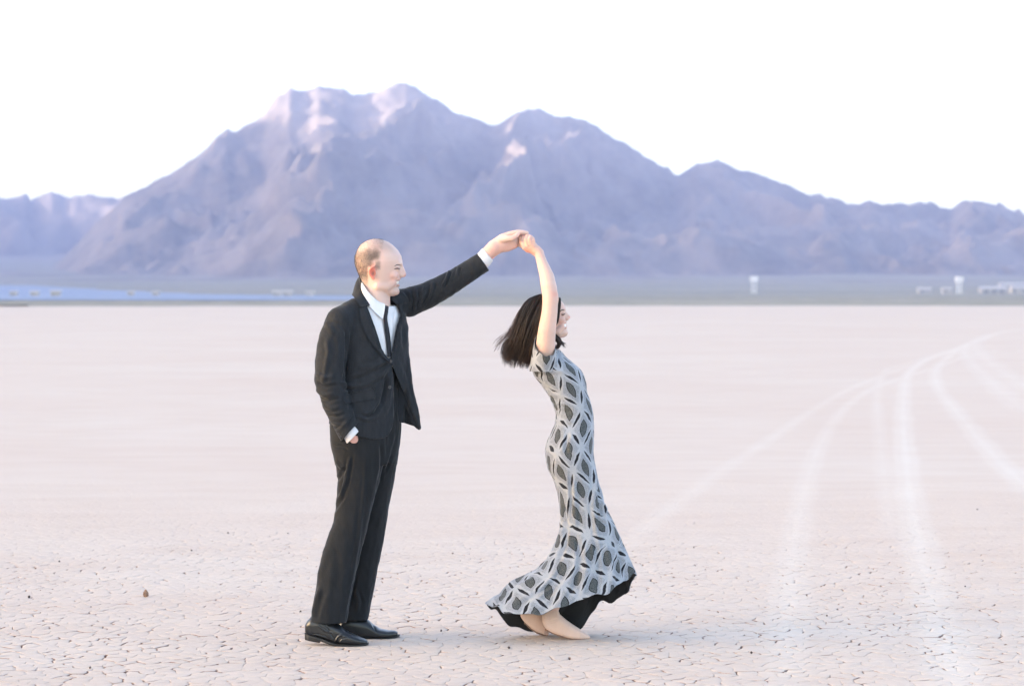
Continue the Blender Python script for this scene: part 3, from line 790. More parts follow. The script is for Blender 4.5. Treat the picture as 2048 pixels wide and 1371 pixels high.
M_TROU = mat_cloth('charcoal_wool_trousers', (0.008, 0.0088, 0.010), (0.0145, 0.016, 0.0185))
M_SHIRT = mat_cloth('white_cotton', (0.66, 0.65, 0.67), (0.72, 0.71, 0.73), 700, 0.8, 0.1, False)
M_TIE = mat_cloth('black_silk', (0.006, 0.006, 0.010), (0.010, 0.010, 0.016), 900, 0.5, 0.2, False)
M_LEATHER = simple_mat('black_leather', (0.010, 0.011, 0.013), 0.30)
M_SOLE = simple_mat('black_rubber', (0.014, 0.013, 0.012), 0.6)
M_BUTTON = simple_mat('horn_button', (0.035, 0.035, 0.04), 0.3)
M_TEETH = simple_mat('teeth', (0.80, 0.77, 0.72), 0.3)
M_STUB = simple_mat('cropped_hair', (0.06, 0.050, 0.042), 0.6)
M_LASH = simple_mat('lashes', (0.03, 0.02, 0.015), 0.6)
# ------------------------------------------------------------------ heads
# template head: profile facing +x, origin near the ear, same unit; v down
HEAD_ROWS = [  # v, back, front, half width
 (477.5,748,757,3),(480,738,767,13),(484,729,777,20),(490,721.5,786,26),(500,715,796,32),(512,710.5,803,35.5),(523,710,805,37),(531,711.5,803.5,37),
 (540,714.5,801.5,35.5),(550,719,800,33),(557,721,799.5,31),(563,722.5,798,30),(570,726,796,28.5),(577,734,795.5,26),(583,746,796,22.5),(588,757,793.5,17),(592,768,787,9)]
def add_head(S, ctr, d0, scale=1.0, tilt=0.0, female=False, mouth=1.0, ears=True):
    """template space (origin 757,535) -> place at ctr; tilt > 0 looks up. returns map from points to template"""
    c0 = np.array(LP(ctr[0], ctr[1], d0)); ct, st = math.cos(tilt), math.sin(tilt)
    def tm(P):
        w = (P-c0)/scale
        return np.stack([w[:,0]*ct-w[:,2]*st+757, w[:,1], w[:,0]*st+w[:,2]*ct+535], 1)
    def back(x, d, v):
        a, b = x-757, v-535; return c0+scale*np.array([a*ct+b*st, d, -a*st+b*ct])
    sub = SDF()
    A = np.array(HEAD_ROWS, float)
    if female:
        A[:,0] = np.where(A[:,0] < 530, 530-(530-A[:,0])*0.93, A[:,0]); A[:,3] *= 0.95; A[A[:,0] > 560, 3] *= 0.9
    def skull(P):
        x, d, v = P[:,0], P[:,1], P[:,2]
        xb = np.interp(v, A[:,0], A[:,1]); xf = np.interp(v, A[:,0], A[:,2]); hw = np.interp(v, A[:,0], A[:,3])
        cx = (xb+xf)/2; rx = (xf-xb)/2; s = np.clip((x-cx)/rx, -1.2, 1.2)
        low = sstep(505, 560, v)
        wd = hw*(1-(0.06+0.24*low)*np.clip(s, 0, 1.2)**1.6)
        q = ((np.abs(x-cx)/rx)**2.25+(np.abs(d)/wd)**2.25)**(1/2.25)
        D = (q-1)*np.minimum(rx, wd)*0.9
        return np.maximum(D, np.maximum(A[0,0]-v, v-A[-1,0]))
    sub.add(skull, (705,-42,472), (812,42,598), 1, 'u')
    E = lambda c, r, k=3.0, m='u', rot=0.0: sub.ell((c[0], c[1], c[2]), r, k, m, rot, raw=True)
    def C(pts, k=3.0, m='u'):
        seg = [(np.array(p[:3], float), np.array(q[:3], float), p[3], q[3]) for p, q in zip(pts[:-1], pts[1:])]
        def fn(P):
            out = None
            for a, b, ra, rb in seg:
                e = b-a; t = np.clip(((P-a)@e)/(e@e), 0, 1); q = np.linalg.norm(P-a-t[:, None]*e, axis=1)-(ra+(rb-ra)*t)
                out = q if out is None else np.minimum(out, q)
            return out
        pp = np.array([p[:3] for p in pts]); r = max(p[3] for p in pts); sub.add(fn, pp.min(0)-r, pp.max(0)+r, k, m)
    for sg in (-1, 1):
        E((799.5, sg*11, 527.5), (5.5, 9, 3.6), 5)                     # brow
        E((805.5, sg*17.5, 536.0), (5.5, 8, 4.6), 4, 's')                  # socket
        E((793.8, sg*15, 536.5), (7.6, 7.2, 6.2), 2)                   # eyeball under the lids
        E((797.5, sg*15.2, 537.4), (5.5, 8.0, 0.9), 0.8, 's')          # lid slit
        E((787.5, sg*18.0, 551), (10, 8.0, 8.5), 7)                      # cheek raised by the smile
        E((804, sg*4.6, 550.8), (4.6, 3.6, 3.8), 2.5)                  # nostril wing
        E((805.2, sg*3.4, 554.6), (2.2, 1.3, 1.2), 1, 's')             # nostril
        C([(787,sg*17,566,6.5),(775,sg*22,574,7),(757,sg*25,573,8)], 8)  # jaw line
        if ears:
            ex, ev, ed = 746.5, 545.0, 36.5
            ph = np.linspace(-2.5, 2.2, 9)
            C([(ex+(-6.2*math.cos(a*0.9))*1.0+1.0, sg*(ed+2.2+1.2*math.cos(a)), ev+11.8*math.sin(a*0.62)-0.5, 2.1) for a in ph], 1.5)
            E((ex+0.8, sg*(ed-0.5), ev), (6.0, 2.6, 11.5), 2)
            E((ex+2.2, sg*(ed+2.6), ev+1.0), (3.2, 2.6, 5.6), 1.2, 's')
            E((ex+1.8, sg*(ed+0.6), ev+11.5), (3.6, 2.4, 4.0), 2)
            E((ex+6.0, sg*(ed-0.6), ev+2.2), (1.8, 2.0, 3.0), 1.5)
    if female:
        C([(800.5,0,532,3.0),(804.5,0,541,3.6),(808.6,0,547.6,3.8)], 4); E((799.5,0,545), (6,7,10), 4)
    else:
        C([(801.5,0,530,3.6),(804.5,0,538,4.4),(807.3,0,546.5,4.9),(807.6,0,549.3,4.5)], 4); E((799.5,0,545), (7,8,11), 4)
    E((796.2, 0, 559.2), (4.0, 12, 3.6), 4); E((795.0, 0, 570.0), (4.2, 11, 3.2), 3)   # lips
    E((790, 0, 582.5), (8.5, 12, 7.5), 6)                                             # chin
    E((797.0, 0, 564.4), (10.5, 16.0, 2.3*mouth), 0.8, 's')                            # the open smile
    for sg in (-1, 1): E((789.5, sg*14.5, 563.2), (3.6, 4.2, 1.6), 1.2, 's')
    inner = sub
    def fn(P): return inner(tm(P))*scale
    m = 72*scale; S.add(fn, c0-m, c0+m, 5*scale, 'u')
    return tm, back

def head_attrs(T, female=False):
    """colour masks from template-space points"""
    x, d, v = T[:,0], T[:,1], T[:,2]; a = np.abs(d)
    g = lambda c, r: np.exp(-(((x-c[0])/r[0])**2+((a-c[1])/r[1])**2+((v-c[2])/r[2])**2))
    hd = (v < 600) & (v > 470)
    red = 0.95*sstep(33.5, 37.5, a)*np.exp(-(((x-746.5)/11)**2+((v-545)/16)**2)**2)*(0 if female else 1)
    red = red+0.22*g((786, 20, 556), (15, 14, 13))+0.30*g((809, 0, 549), (6, 6, 5))
    lip = 0.75*g((799.5, 0, 559.8), (4, 11, 1.9))+0.75*g((799, 0, 570), (4, 10, 2.2))
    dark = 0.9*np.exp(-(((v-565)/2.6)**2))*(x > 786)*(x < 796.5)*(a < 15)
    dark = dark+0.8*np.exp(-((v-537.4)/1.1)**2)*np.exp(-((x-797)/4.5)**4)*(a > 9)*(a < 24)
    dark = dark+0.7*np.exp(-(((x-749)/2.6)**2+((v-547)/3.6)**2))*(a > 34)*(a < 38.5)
    return red*hd, np.clip(lip*hd, 0, 1), np.clip(dark*hd, 0, 1)

# ------------------------------------------------------------------ the man: body
def hand_man(S):
    d = 26
    S.chain([(955,529,30,13.5),(973,510,28,13.8),(988,496,27,15.5)], 4)                      # wrist
    S.chain([(992,493,27,15),(1004,487,27,16)], 5, flat=(1,0.75,1))
    S.chain([(1006,487,28,15.5),(1022,482,30,14.5)], 6, flat=(1,0.6,1))                      # palm
    S.chain([(1000,497,25,7.5),(1016,496,28,7),(1030,491,30,6)], 5)                          # heel of the hand, little-finger side
    S.chain([(1002,480,20,8),(1013,477.5,14,6.6),(1024,476.5,11,5.6),(1033,471,13,4.6),(1036.5,466.8,16,4.0)], 3)  # thumb
    S.chain([(994,486,27,10),(1006,476,28,9),(1020,469.5,28,6.8)], 4)
    S.chain([(1018,469,27,6.2),(1034,464.6,26,5.2),(1046,464.6,26,4.7),(1053.5,466,27,4.2)], 1.6)   # index, along the top
    S.chain([(1022,474,33,6),(1037,470.5,36,5.3),(1048,474,38,4.8),(1054,481,36,4.4)], 1.2)
    S.chain([(1024,481,35,6),(1038,479.5,37,5.2),(1048,484,38,4.6),(1051,490,35,4.2)], 1.2)
    S.chain([(1025,488,34,5.4),(1037,488.5,35,4.7),(1044,492,34,4.1)], 1.2)
MB = SDF()
MB.chain([(750,562,-6,27),(753,600,-8,27.5),(752,632,-8,30)], 8)                              # neck
m_tm, m_back = add_head(MB, (757,535), -6, 1.0, 0.0, False, 1.45)
MB.chain([(748,640,-8,34),(744,700,-8,42),(738,780,-10,42),(732,850,-10,44)], 12)             # trunk
MB.chain([(690,646,-52,14),(750,636,-8,20),(806,616,36,13)], 10)
MB.chain([(684,645,-58,20),(660,755,-74,18),(700,862,-74,13.5)], 6)                           # right arm
MB.chain([(700,862,-74,13),(707,878,-68,11.5),(714,893,-50,11),(720,910,-42,11)], 4)                           # hand in the pocket
for k, (x, v) in enumerate([(716,938),(723,940),(729,938),(734,932)]):
    MB.chain([(719+2*k,912,-52+3*k,5),(x,v,-50+3*k,4.4)], 2)
MB.chain([(814,607,44,15),(888,572,36,15),(955,529,30,13.5)], 6)                              # left arm
hand_man(MB)
MB.chain([(716,870,-34,34),(704,1050,-42,26),(668,1190,-56,16),(650,1252,-59,13)], 10)        # right leg
MB.chain([(745,870,12,34),(735,1050,20,25),(708,1190,30,15),(700,1252,34,13)], 10)            # left leg
MB.chain([(640,1262,-58,10),(700,1280,-62,7)], 4); MB.chain([(702,1262,36,10),(770,1270,38,6)], 4)
V, Q = surfnet(MB, (606,-112,450), (1070,90,1290), 1.5)
T = m_tm(V); red, lip, dark = head_attrs(T)
x, dd, v = T[:,0], np.abs(T[:,1]), T[:,2]
edge = 764+2.2*noise2(v/5, dd/6, 8)-np.where(v > 530, (v-530)*0.35, (505-v)*-0.05)-0.02*np.maximum(500-v, 0)**2
stub = sstep(-3, 9, edge-x)*sstep(484, 514, v+0.12*(x-735)+4*noise2(x/7, v/7, 3))*sstep(582, 548, v-0.12*(x-730))
stub = stub*(1-sstep(35.6, 37.4, dd))*(0.62+0.30*np.exp(-(((x-748)/16)**2+((v-512)/14)**2)))
stub = stub*(1-sstep(735, 740, x)*sstep(531, 536, v))
side = sstep(750, 755, x)*sstep(766, 760, x)*sstep(543, 534, v)*sstep(515, 527, v); stub = np.maximum(stub, 0.50*side)
crown = 0.30*sstep(-2, 7, (772+0.9*(v-478))-x)*sstep(512, 492, v)*sstep(470, 478, v)*(0.55+0.45*sstep(735, 760, x)); stub = np.maximum(stub, np.where(V[:,2] < 520, crown, 0))
beard = 0.16*sstep(556, 568, v)*sstep(600, 588, v)*sstep(752, 775, x)*(V[:,2] < 610)
stub = np.where((V[:,2] < 600) & (V[:,0] < 830), np.maximum(stub, beard), 0)
hands = ((V[:,0] > 985) & (V[:,2] < 520)) | ((V[:,2] > 870) & (V[:,2] < 900))
red = np.where(V[:,2] > 610, 0, red)
red = np.where((V[:,0] > 960) & (V[:,2] < 525), 0.04+0.20*sstep(476, 496, V[:,2]-0.05*(V[:,0]-1010)), red)
red = np.where((V[:,2] > 865) & (V[:,2] < 900), 0.35, red)
man = obj_np('person', to_world(V), Q, M_SKIN_M, label='man in a charcoal suit and black tie, one hand in his pocket', cat='person',
             attrs={'red': np.clip(red,0,1), 'lip': lip*(V[:,0] < 830), 'dark': dark*(V[:,0] < 830)*(V[:,2] < 600), 'stub': stub})
# cropped hair: tiny bristles on the scalp
Nb = vnormals(V, Q); rng = np.random.RandomState(5)
cand = np.flatnonzero((stub > 0.12) & (T[:,2] < 568) & (T[:,0] < 768) & (V[:,2] < 575) & (V[:,0] < 770) & ((T[:,2] < 545) | (T[:,0] < 742)))
pk = rng.choice(cand, 24000, replace=True); pk = pk[rng.rand(len(pk)) < stub[pk]*1.3]
root = V[pk]+rng.uniform(-0.7, 0.7, (len(pk), 3)); dirn = Nb[pk]*0.75+np.array([-0.25, 0, 0.45])+rng.randn(len(pk), 3)*0.22
tip = root+dirn/np.linalg.norm(dirn, axis=1, keepdims=True)*rng.uniform(0.9, 2.0, (len(pk), 1))
sd_ = np.cross(dirn, rng.randn(len(pk), 3)); sd_ /= np.linalg.norm(sd_, axis=1, keepdims=True); sd2 = np.cross(dirn, sd_); sd2 /= np.linalg.norm(sd2, axis=1, keepdims=True)
wd = 0.17
Vh = np.stack([root+sd_*wd, root-sd_*wd*0.5+sd2*wd*0.8, root-sd_*wd*0.5-sd2*wd*0.8, tip], 1).reshape(-1, 3); i = np.arange(len(pk))*4
obj_np('hair', to_world(Vh), np.concatenate([np.stack([i, i+1, i+3], 1), np.stack([i+1, i+2, i+3], 1), np.stack([i+2, i, i+3], 1)]), M_STUB, man, smooth=False)
def face_bits(back, parent, HV, female=False):
    # teeth: an arch just behind the lips
    ph = np.linspace(-1.15, 1.15, 15); rows = np.linspace(561.0, 567.4, 4) if not female else np.linspace(560.8, 568.2, 4)
    G = np.array([[back(784.0+14.2*math.cos(a)-0.45*abs(r-563.0), 15.0*math.sin(a)*0.98, r) for a in ph] for r in rows])
    ctr = back(780, 0, 564); Bk = ctr+(G-ctr)*0.86
    Vt, Qt = slab(G, Bk); obj_np('teeth', to_world(Vt), fix_wind(Vt, Qt), M_TEETH, parent)
    dep = Depth([HV], 1.6); d0 = back(757, 0, 535)[1]
    def line(pts, R, name, mat, lift):
        P = smooth_line([back(p[0], 0, p[1])[[0, 2]] for p in pts], 12); d = dep(P[:,0], P[:,1])-lift
        for sg in (1, -1):
            L3 = np.stack([P[:,0], d0+sg*(d-d0), P[:,1]], 1); t = np.linspace(0, 1, 12)
            tubes(name, [(L3, R*(0.25+0.75*np.sin(np.pi*np.clip(t*0.92+0.04, 0, 1))))], mat, parent)
    if female:
        line([(791,536.5),(794.5,539.0),(799,538.6),(801.5,536.5)], 1.0, 'eyelashes', M_LASH, 0.2)
        line([(789.5,531),(793.5,527.6),(797.5,527.4),(801,529.6)], 1.1, 'eyebrow', M_LASH, 0.1)
    else:
        line([(789.5,538.6),(793,536.9),(796.5,536.4),(800,537.2)], 0.95, 'eyelashes', M_LASH, 0.1)
        line([(790,532.5),(794,530.2),(798,529.2),(802,530.2)], 0.95, 'eyebrow', M_STUB, -0.2)
face_bits(m_back, man, V[(V[:,2] < 600) & (V[:,0] < 830)])

# ------------------------------------------------------------------ the man: shirt
TOR = [(612,748,-6,58,38),(632,745,-6,74,46),(655,743,-6,80,51),(700,744,-6,80,54),(745,745,-8,77,53),(785,740,-10,76,53),(830,734,-12,80,56),(880,731,-12,82,57)]
AL = math.radians(40)
inset = lambda rows, e: [(r[0], r[1], r[2], r[3]-e, r[4]-e) for r in rows]
SH = SDF(); SH.vstack([r for r in inset(TOR, 7) if r[0] < 720]+[(733,744.5,-7,72,46)], 2.2, AL, 8)
SH.chain([(692,646,-50,18),(748,636,-6,27),(788,624,24,16)], 12)
SH.chain([(753,634,-8,30),(752,644,-8,32)], 5)
Vs, Qs = surfnet(SH, (650,-100,585), (830,80,740), 1.7); Ns = vnormals(Vs, Qs)
Vs = strokes(Vs, Ns, [([(772,645),(776,675),(779,705)], 3, -1.5), ([(784,625),(785,650),(783,680)], 3, 1.2), ([(760,640),(768,670),(774,695)], 4, 1.0), ([(790,622),(788,645)], 2.5, -1.2)])
shirt = obj_np('shirt', to_world(Vs), Qs, M_SHIRT, man)

CF = SDF(); CF.chain([(930,548,31,14),(958,528,28,17),(966,520,28,17),(982,501,28,15.6)], 3); LPc = LP(975.5,508.5,28); CF.half(LPc, (0.76,0,-0.65), (930,-20,470), (1010,70,560))
Vc, Qc = surfnet(CF, (935,-10,480), (1005,70,560), 1.4); obj_np('cuff', to_world(Vc), Qc, M_SHIRT, shirt)
CF = SDF(); CF.chain([(684,835,-74,14),(702,866,-74,17),(712,886,-72,16.5)], 3); q = LP(707,872.5,-72); CF.half(q, (0.72,0.05,0.69), (680,-100,850), (740,-20,930))
Vc, Qc = surfnet(CF, (660,-100,815), (735,-25,895), 1.4); obj_np('cuff', to_world(Vc), Qc, M_SHIRT, shirt)

# ------------------------------------------------------------------ the man: jacket
JK = SDF(); JK.vstack(TOR, 2.3, AL, 10)
JK.chain([(683,641,-58,28),(712,622,-32,26),(750,612,-6,30),(790,604,28,26),(816,604,44,28)], 12)
JK.chain([(806,722,6,12),(817,785,4,11.5),(830,835,-2,10),(836.5,854,-4,6)], 12)
JK.chain([(806,722,14,12),(813,790,22,15),(822,846,20,13)], 10)              # left front blown forward, and its side panel behind
JK.prism([(640,846),(664,846),(700,860),(724,869),(752,874.5),(770,873),(781,866),(787,850),(789,838),(792,842),(808,846),(824,851),(838,860),(846,866),(850,930),(640,930)], -140, 120, 1.2)
JK.prism([(785,727),(787.5,745),(788.5,800),(788.5,838),(786,852),(779,868),(776,880),(812,880),(838,866),(841,861),(826,828),(808,786),(795,752)], -140, -4, 1.2)   # open fronts below the button
JK.prism([(719,560),(728,586),(736.5,609),(751,646),(767,697),(777,714),(783,716),(786.5,700),(789,678),(795,651),(801,628),(797,612),(780,597),(765,560)], -140, 12, 1.2)     # the V for shirt and tie
def unfilled(P): return -SH_in(P)
SH_in = SDF(); SH_in.vstack(inset(TOR, 6), 2.2, AL, 8); SH_in.chain([(752,560,-7,30),(752,618,-8,31)], 5)
JK.add(lambda P: np.maximum(SH_in(P), P[:,2]-728), (650,-100,540), (830,90,728), 1.0, 's')
JR = SDF(); JR.chain([(681,641,-60,28.5),(668,680,-68,31),(662,720,-73,31.5),(659,758,-76,29.5)], 2.5)   # right sleeve, upper
JR.chain([(659,758,-76,29.5),(672,806,-76,27),(690,845,-75,24.5),(712,888,-73,23)], 4)
JL = SDF(); JL.chain([(818,604,44,29.5),(853,591,40,26.5),(884,575,36,24.5),(925,551,32,21.8),(990,508,28,20.5)], 4)   # left sleeve
LPc = LP(966,522.5,28); JL.half(LPc, (0.83,0,-0.56), (925,-30,470), (1030,90,580), 0.8)
q = LP(699.5,862.5,-73); JR.half(q, (0.74,0.0,0.67), (660,-120,840), (760,-27,930), 0.8)
JK.add(lambda P: JR(P), (625,-115,605), (745,-20,925), 2.5); JK.add(lambda P: JL(P), (775,0,470), (1020,90,650), 3.0)
Vj, Qj = surfnet(JK, (615,-120,488), (1000,100,892), 1.5)
Nj = vnormals(Vj, Qj)
JS = [ # right sleeve
 ([(655,640),(668,655),(676,668)], 6, 2.2), ([(660,668),(664,700),(658,740),(652,770)], 5, 2.6), ([(672,665),(676,700),(672,735)], 6, -1.8),
 ([(697,648),(699,690),(697,735),(690,762)], 3.0, -3.4), ([(636,742),(655,752),(678,748)], 5, 3.0), ([(640,760),(660,770),(684,764)], 4.5, -3.0),
 ([(634,772),(656,786),(680,782)], 5, 3.2), ([(644,790),(664,798),(690,790)], 4, -3.0), ([(650,806),(672,812),(694,806)], 5, 2.6), ([(660,826),(680,828),(702,820)], 4, -2.4),
 ([(664,838),(690,846),(708,838)], 4, 1.8), ([(676,862),(690,850),(704,830)], 4, 1.6), ([(700,850),(706,838),(712,826)], 3, -2.2),
 ([(668,640),(690,650),(699,668)], 4, -1.6),
 # body
 ([(783,722),(760,738),(728,752),(700,758)], 5, -3.6), ([(780,718),(750,728),(716,736)], 6, 2.2), ([(783,726),(768,748),(740,764),(700,776)], 5, 3.0),
 ([(776,742),(773,775),(766,803),(754,822),(742,829),(722,824)], 4, -4.2), ([(783,742),(782,780),(776,812),(764,836)], 6, 2.6), ([(716,826),(738,836),(757,832)], 4, 2.4),
 ([(742,660),(752,690),(768,712)], 6, -1.5), ([(712,660),(716,700),(714,730)], 9, 1.8), ([(706,770),(704,800),(708,820)], 5, -2.6),
 ([(684,758),(700,768),(715,766)], 4, 3.0), ([(688,774),(706,776),(722,770)], 3, -2.4),
 # far chest and left front
 ([(808,640),(806,670),(808,700)], 4, -1.8), ([(818,640),(813,665),(812,690)], 4, 1.6), ([(800,725),(812,770),(826,820)], 5, 1.6), ([(812,730),(822,780),(834,835)], 4, -1.4),
 # left sleeve
 ([(822,578),(826,600),(824,625)], 2.6, -3.2), ([(829,574),(834,598),(828,622)], 3, 2.6), ([(836,575),(838,596),(832,616)], 2.4, -2.6), ([(847,570),(846,590),(836,614)], 4, 2.8), ([(858,568),(856,590),(842,612)], 3, -2.8),
 ([(864,562),(866,580),(858,600)], 4, 2.6), ([(872,565),(868,582),(858,602)], 2.4, -2.6), ([(899,538),(893,556),(884,572)], 3, 2.8), ([(903,541),(897,560),(888,576)], 2.2, -2.4),
 ([(918,530),(914,545),(912,556)], 3, 2.2), ([(922,534),(918,550)], 2.2, -1.8), ([(890,590),(900,588),(915,575)], 5, 1.8), ([(940,522),(945,535),(955,548)], 6, 1.2), ([(806,580),(816,592),(822,612)], 3, -2.4)]
Vj = strokes(Vj, Nj, JS)
wr = fbm2(Vj[:,0]/14+Vj[:,1]/19, Vj[:,2]/26, 3, 91); Vj = Vj+Nj*(0.8*wr)[:, None]
jacket = obj_np('jacket', to_world(Vj), Qj, M_SUIT, man)
dj = Depth([Vj]); ds = Depth([Vs])
dsj = lambda x, v: np.minimum(dj(x, v), ds(x, v))
patch('lapel', [(722,615),(725,638),(734,663),(749,688),(768,710),(781,724)], [(742,609),(749.5,628),(758.5,648),(767,672),(775.5,700),(783.5,721)], dj, M_SUIT, jacket, 34, 9, 2.0, 2.2, 1.6, 1.2)
patch('lapel', [(790,609),(796,628),(789.5,651),(784.0,678),(782.5,700),(782.5,717)], [(805,606),(806,628),(804,652),(798,676),(790,700),(784.5,719)], dj, M_SUIT, jacket, 34, 8, 2.0, 2.2, 1.8, 0.0)
# collar standing round the neck
def collar_band(name, T3, B3, mat, parent, thick=2.4, roll=3.0, n=40, m=9):
    Tt = smooth_line([LP(*p) for p in T3], n); Bb = smooth_line([LP(*p) for p in B3], n); t = np.linspace(0, 1, m)[None, :, None]
    G = Tt[:, None, :]*(1-t)+Bb[:, None, :]*t; c = np.array(LP(752, 592, -6))
    out = G-c; out[..., 2] = 0; out /= np.linalg.norm(out, axis=-1, keepdims=True)+1e-9
    F = G+out*(roll*np.sin(np.pi*t**0.7)); Bk = F-out*thick
    Vc, Qc = slab(F, Bk); return obj_np(name, to_world(Vc), fix_wind(Vc, Qc), mat, parent)
collar_band('collar', [(741,610,-48),(734,596,-43),(726,578,-33),(720,559,-18),(719,552,-4),(723,553,14),(738,562,28),(758,580,34),(777,598,24)],
            [(722,613,-66),(714,603,-60),(708,594,-46),(704,590,-26),(704,589,-4),(710,584,24),(736,580,44),(772,585,52),(801,606,32)], M_SUIT, jacket)
# shirt collar, both leaves
collar_band('shirt_collar', [(770,607,-34),(758,602,-38),(745,592,-40),(732,578,-37),(725,567,-28),(722,560,-8),(727,566,14),(748,584,26),(771,604,10)],
            [(766,638,-47),(756,630,-50),(742,616,-50),(730,602,-46),(722,592,-34),(719,588,-8),(726,590,20),(754,604,32),(779,628,6)], M_SHIRT, shirt, 2.0, 2.2)
# tie
tl = [(771.5,609),(769.5,622),(769,637),(772,660),(775,684),(777,712)]; tr_ = [(776.5,609),(778,622),(776.5,637),(780.5,660),(783.5,684),(785,712)]
tie = patch('tie', tl, tr_, ds, M_TIE, man, 30, 7, 4.0, 4.0, 2.4)
patch('knot', [(770,608),(769,616),(770.5,626)], [(777,608),(778.6,616),(776.5,626)], ds, M_TIE, tie, 10, 7, 7.0, 6.0, 3.0)
# pocket flap, welt lines and buttons
patch('pocket_flap', [(694,786),(694,796),(699,803)], [(752,773),(754.5,784),(754,794)], dj, M_SUIT, jacket, 8, 22, 2.2, 3.4, 0.4)
def button(px, py, off, r=3.4, parent=None, dep=dj):
    n = 14; d = float(dep(np.array([px]), np.array([py]))[0])-off; ph = np.arange(n)/n*2*np.pi
    ring = lambda rr, o: np.stack([px+rr*np.cos(ph), np.full(n, d+o), py+rr*np.sin(ph)], 1)
    Vb = np.concatenate([ring(r, 1.6), ring(r, 0), ring(r*0.82, -0.7), ring(r*0.62, -0.1), [[px, d-0.1, py]]])
    Q4 = np.concatenate([np.stack([k*n+np.arange(n), k*n+(np.arange(n)+1) % n, (k+1)*n+(np.arange(n)+1) % n, (k+1)*n+np.arange(n)], 1) for k in range(3)])
    T3 = np.stack([3*n+np.arange(n), 3*n+(np.arange(n)+1) % n, np.full(n, 4*n)], 1)
    obj_np('button', to_world(Vb), [Q4, T3], M_BUTTON, parent)
button(784, 721, 3.5, 3.0, jacket); button(782, 772, 1.6, 3.2, jacket)
for t in np.linspace(0, 1, 4): button(675+12*t, 850+18*t, 1.2, 2.0, jacket)

# ------------------------------------------------------------------ the man: trousers and shoes
TR = SDF()
nl = [(850,668,770,-30,38),(880,666,772,-31,40),(910,670,768,-32,39),(937,672,765,-34,38),(960,675,759,-36,36),(1006,671,746,-40,34),(1044,666,737,-44,33),(1075,654.5,729,-46,33),(1103,644.5,722,-49,33),(1151,634.5,710,-53,33),(1190,628.5,703,-56,33),(1215,624.5,698,-58,33),(1244,620,693,-60,33)]
fl = [(850,690,794,8,38),(880,690,794.5,8,39),(910,695,794,9,39),(937,700,791.5,11,37),(960,703,788,13,35),(1006,705,779,17,33),(1067,695,769.5,22,31),(1133,680,756.5,27,31),(1195,668,744,31,31),(1238,662,736,34,31)]
TR.vstack(nl, 2.15, 0, 3); TR.vstack(fl, 2.15, 0, 7)
TR.vstack([(735,742,-10,60,40),(820,732,-12,72,48),(850,731,-12,77,52),(890,731,-12,74,50),(925,731,-12,64,44)], 2.2, AL, 14)
TR.chain([(717,908,-62,11),(724,928,-56,13)], 10)                                             # the hand in the pocket pushes the cloth out
TR.prism([(609,1240),(621,1233.5),(660,1239.5),(690,1242),(700,1240),(700,1260),(609,1260)], -110, -27, 0.8)
hem = LP(663,1236,-60)
Vt, Qt = surfnet(TR, (608,-110,728), (805,85,1248), 1.5); Nt = vnormals(Vt, Qt)
TS = [([(704,905),(698,940),(690,975),(684,1000)], 3.5, 2.8), ([(710,905),(706,940),(698,975)], 3, -2.2), ([(672,915),(686,930),(700,930)], 4, 1.8), ([(674,960),(684,950),(698,925)], 4, -2.4), ([(676,1000),(690,975),(702,945)], 4, 2.0),
 ([(668,1022),(680,1005),(694,985)], 4, -2.0), ([(765,880),(766,930),(760,965)], 4, -3.0), ([(790,860),(780,900),(770,935)], 4, 2.0), ([(786,905),(776,930),(766,950)], 3.5, -2.2), ([(732,900),(734,960),(722,1060),(706,1160),(692,1240)], 4, 1.8),
 ([(640,1150),(650,1120),(662,1090)], 7, 1.6), ([(628,1225),(636,1195),(648,1160)], 5, 2.6), ([(638,1232),(646,1200),(656,1170)], 5, -2.2), ([(700,1218),(704,1190),(712,1150)], 3.5, -2.6), ([(712,1230),(716,1200),(708,1170)], 4, 2.0), ([(722,1232),(724,1206),(716,1180)], 4, -1.8),
 ([(672,1070),(682,1120),(676,1180),(668,1236)], 9, -1.4), ([(668,885),(690,888),(702,895)], 3, -2.0), ([(770,1000),(752,1080),(738,1150),(730,1230)], 5, 1.2)]
Vt = strokes(Vt, Nt, TS); wr = fbm2(Vt[:,0]/18+Vt[:,1]/20, Vt[:,2]/40, 3, 95); Vt = Vt+Nt*(0.9*wr)[:, None]
trousers = obj_np('trousers', to_world(Vt), Qt, M_TROU, man)
def shoe(rows, sole, heel, name='shoe', toe=None, seams=(), mat=None, smat=None, parent=None, h=1.2):
    S = SDF(); S.xstack(rows, 2.4, 2)
    R = np.array(rows); pad = 6
    lo = (R[:,0].min()-pad-4, (R[:,3]-R[:,4]).min()-pad, R[:,1].min()-pad-12); hi = (R[:,0].max()+pad+4, (R[:,3]+R[:,4]).max()+pad, V_GROUND+6)
    Vx, Qx = surfnet(S, lo, hi, h); Vx = laplace(Vx, Qx, 2); N = vnormals(Vx, Qx); Vx = strokes(Vx, N, seams)
    Vx[:,2] = np.minimum(Vx[:,2], V_GROUND-0.8)
    o = obj_np(name, to_world(Vx), Qx, mat, parent)
    S2 = SDF(); S2.xstack(sole, 4.0, 1)
    if heel: S2.xstack(heel, 5.0, 0.5)
    Vx, Qx = surfnet(S2, lo, hi, 1.2); Vx[:,2] = np.minimum(Vx[:,2], V_GROUND-0.2)
    obj_np('sole', to_world(Vx), Qx, smat, o); return o
for pts in ([(660,1200,-57,18),(646,1240,-57,16.5),(644,1256,-57,16)], [(706,1200,31,17),(706,1240,34,16),(706,1258,35,15.5)]):
    tubes('sock', [(np.array([LP(*p[:3]) for p in pts]), np.array([p[3] for p in pts]))], M_TIE, man, 16)
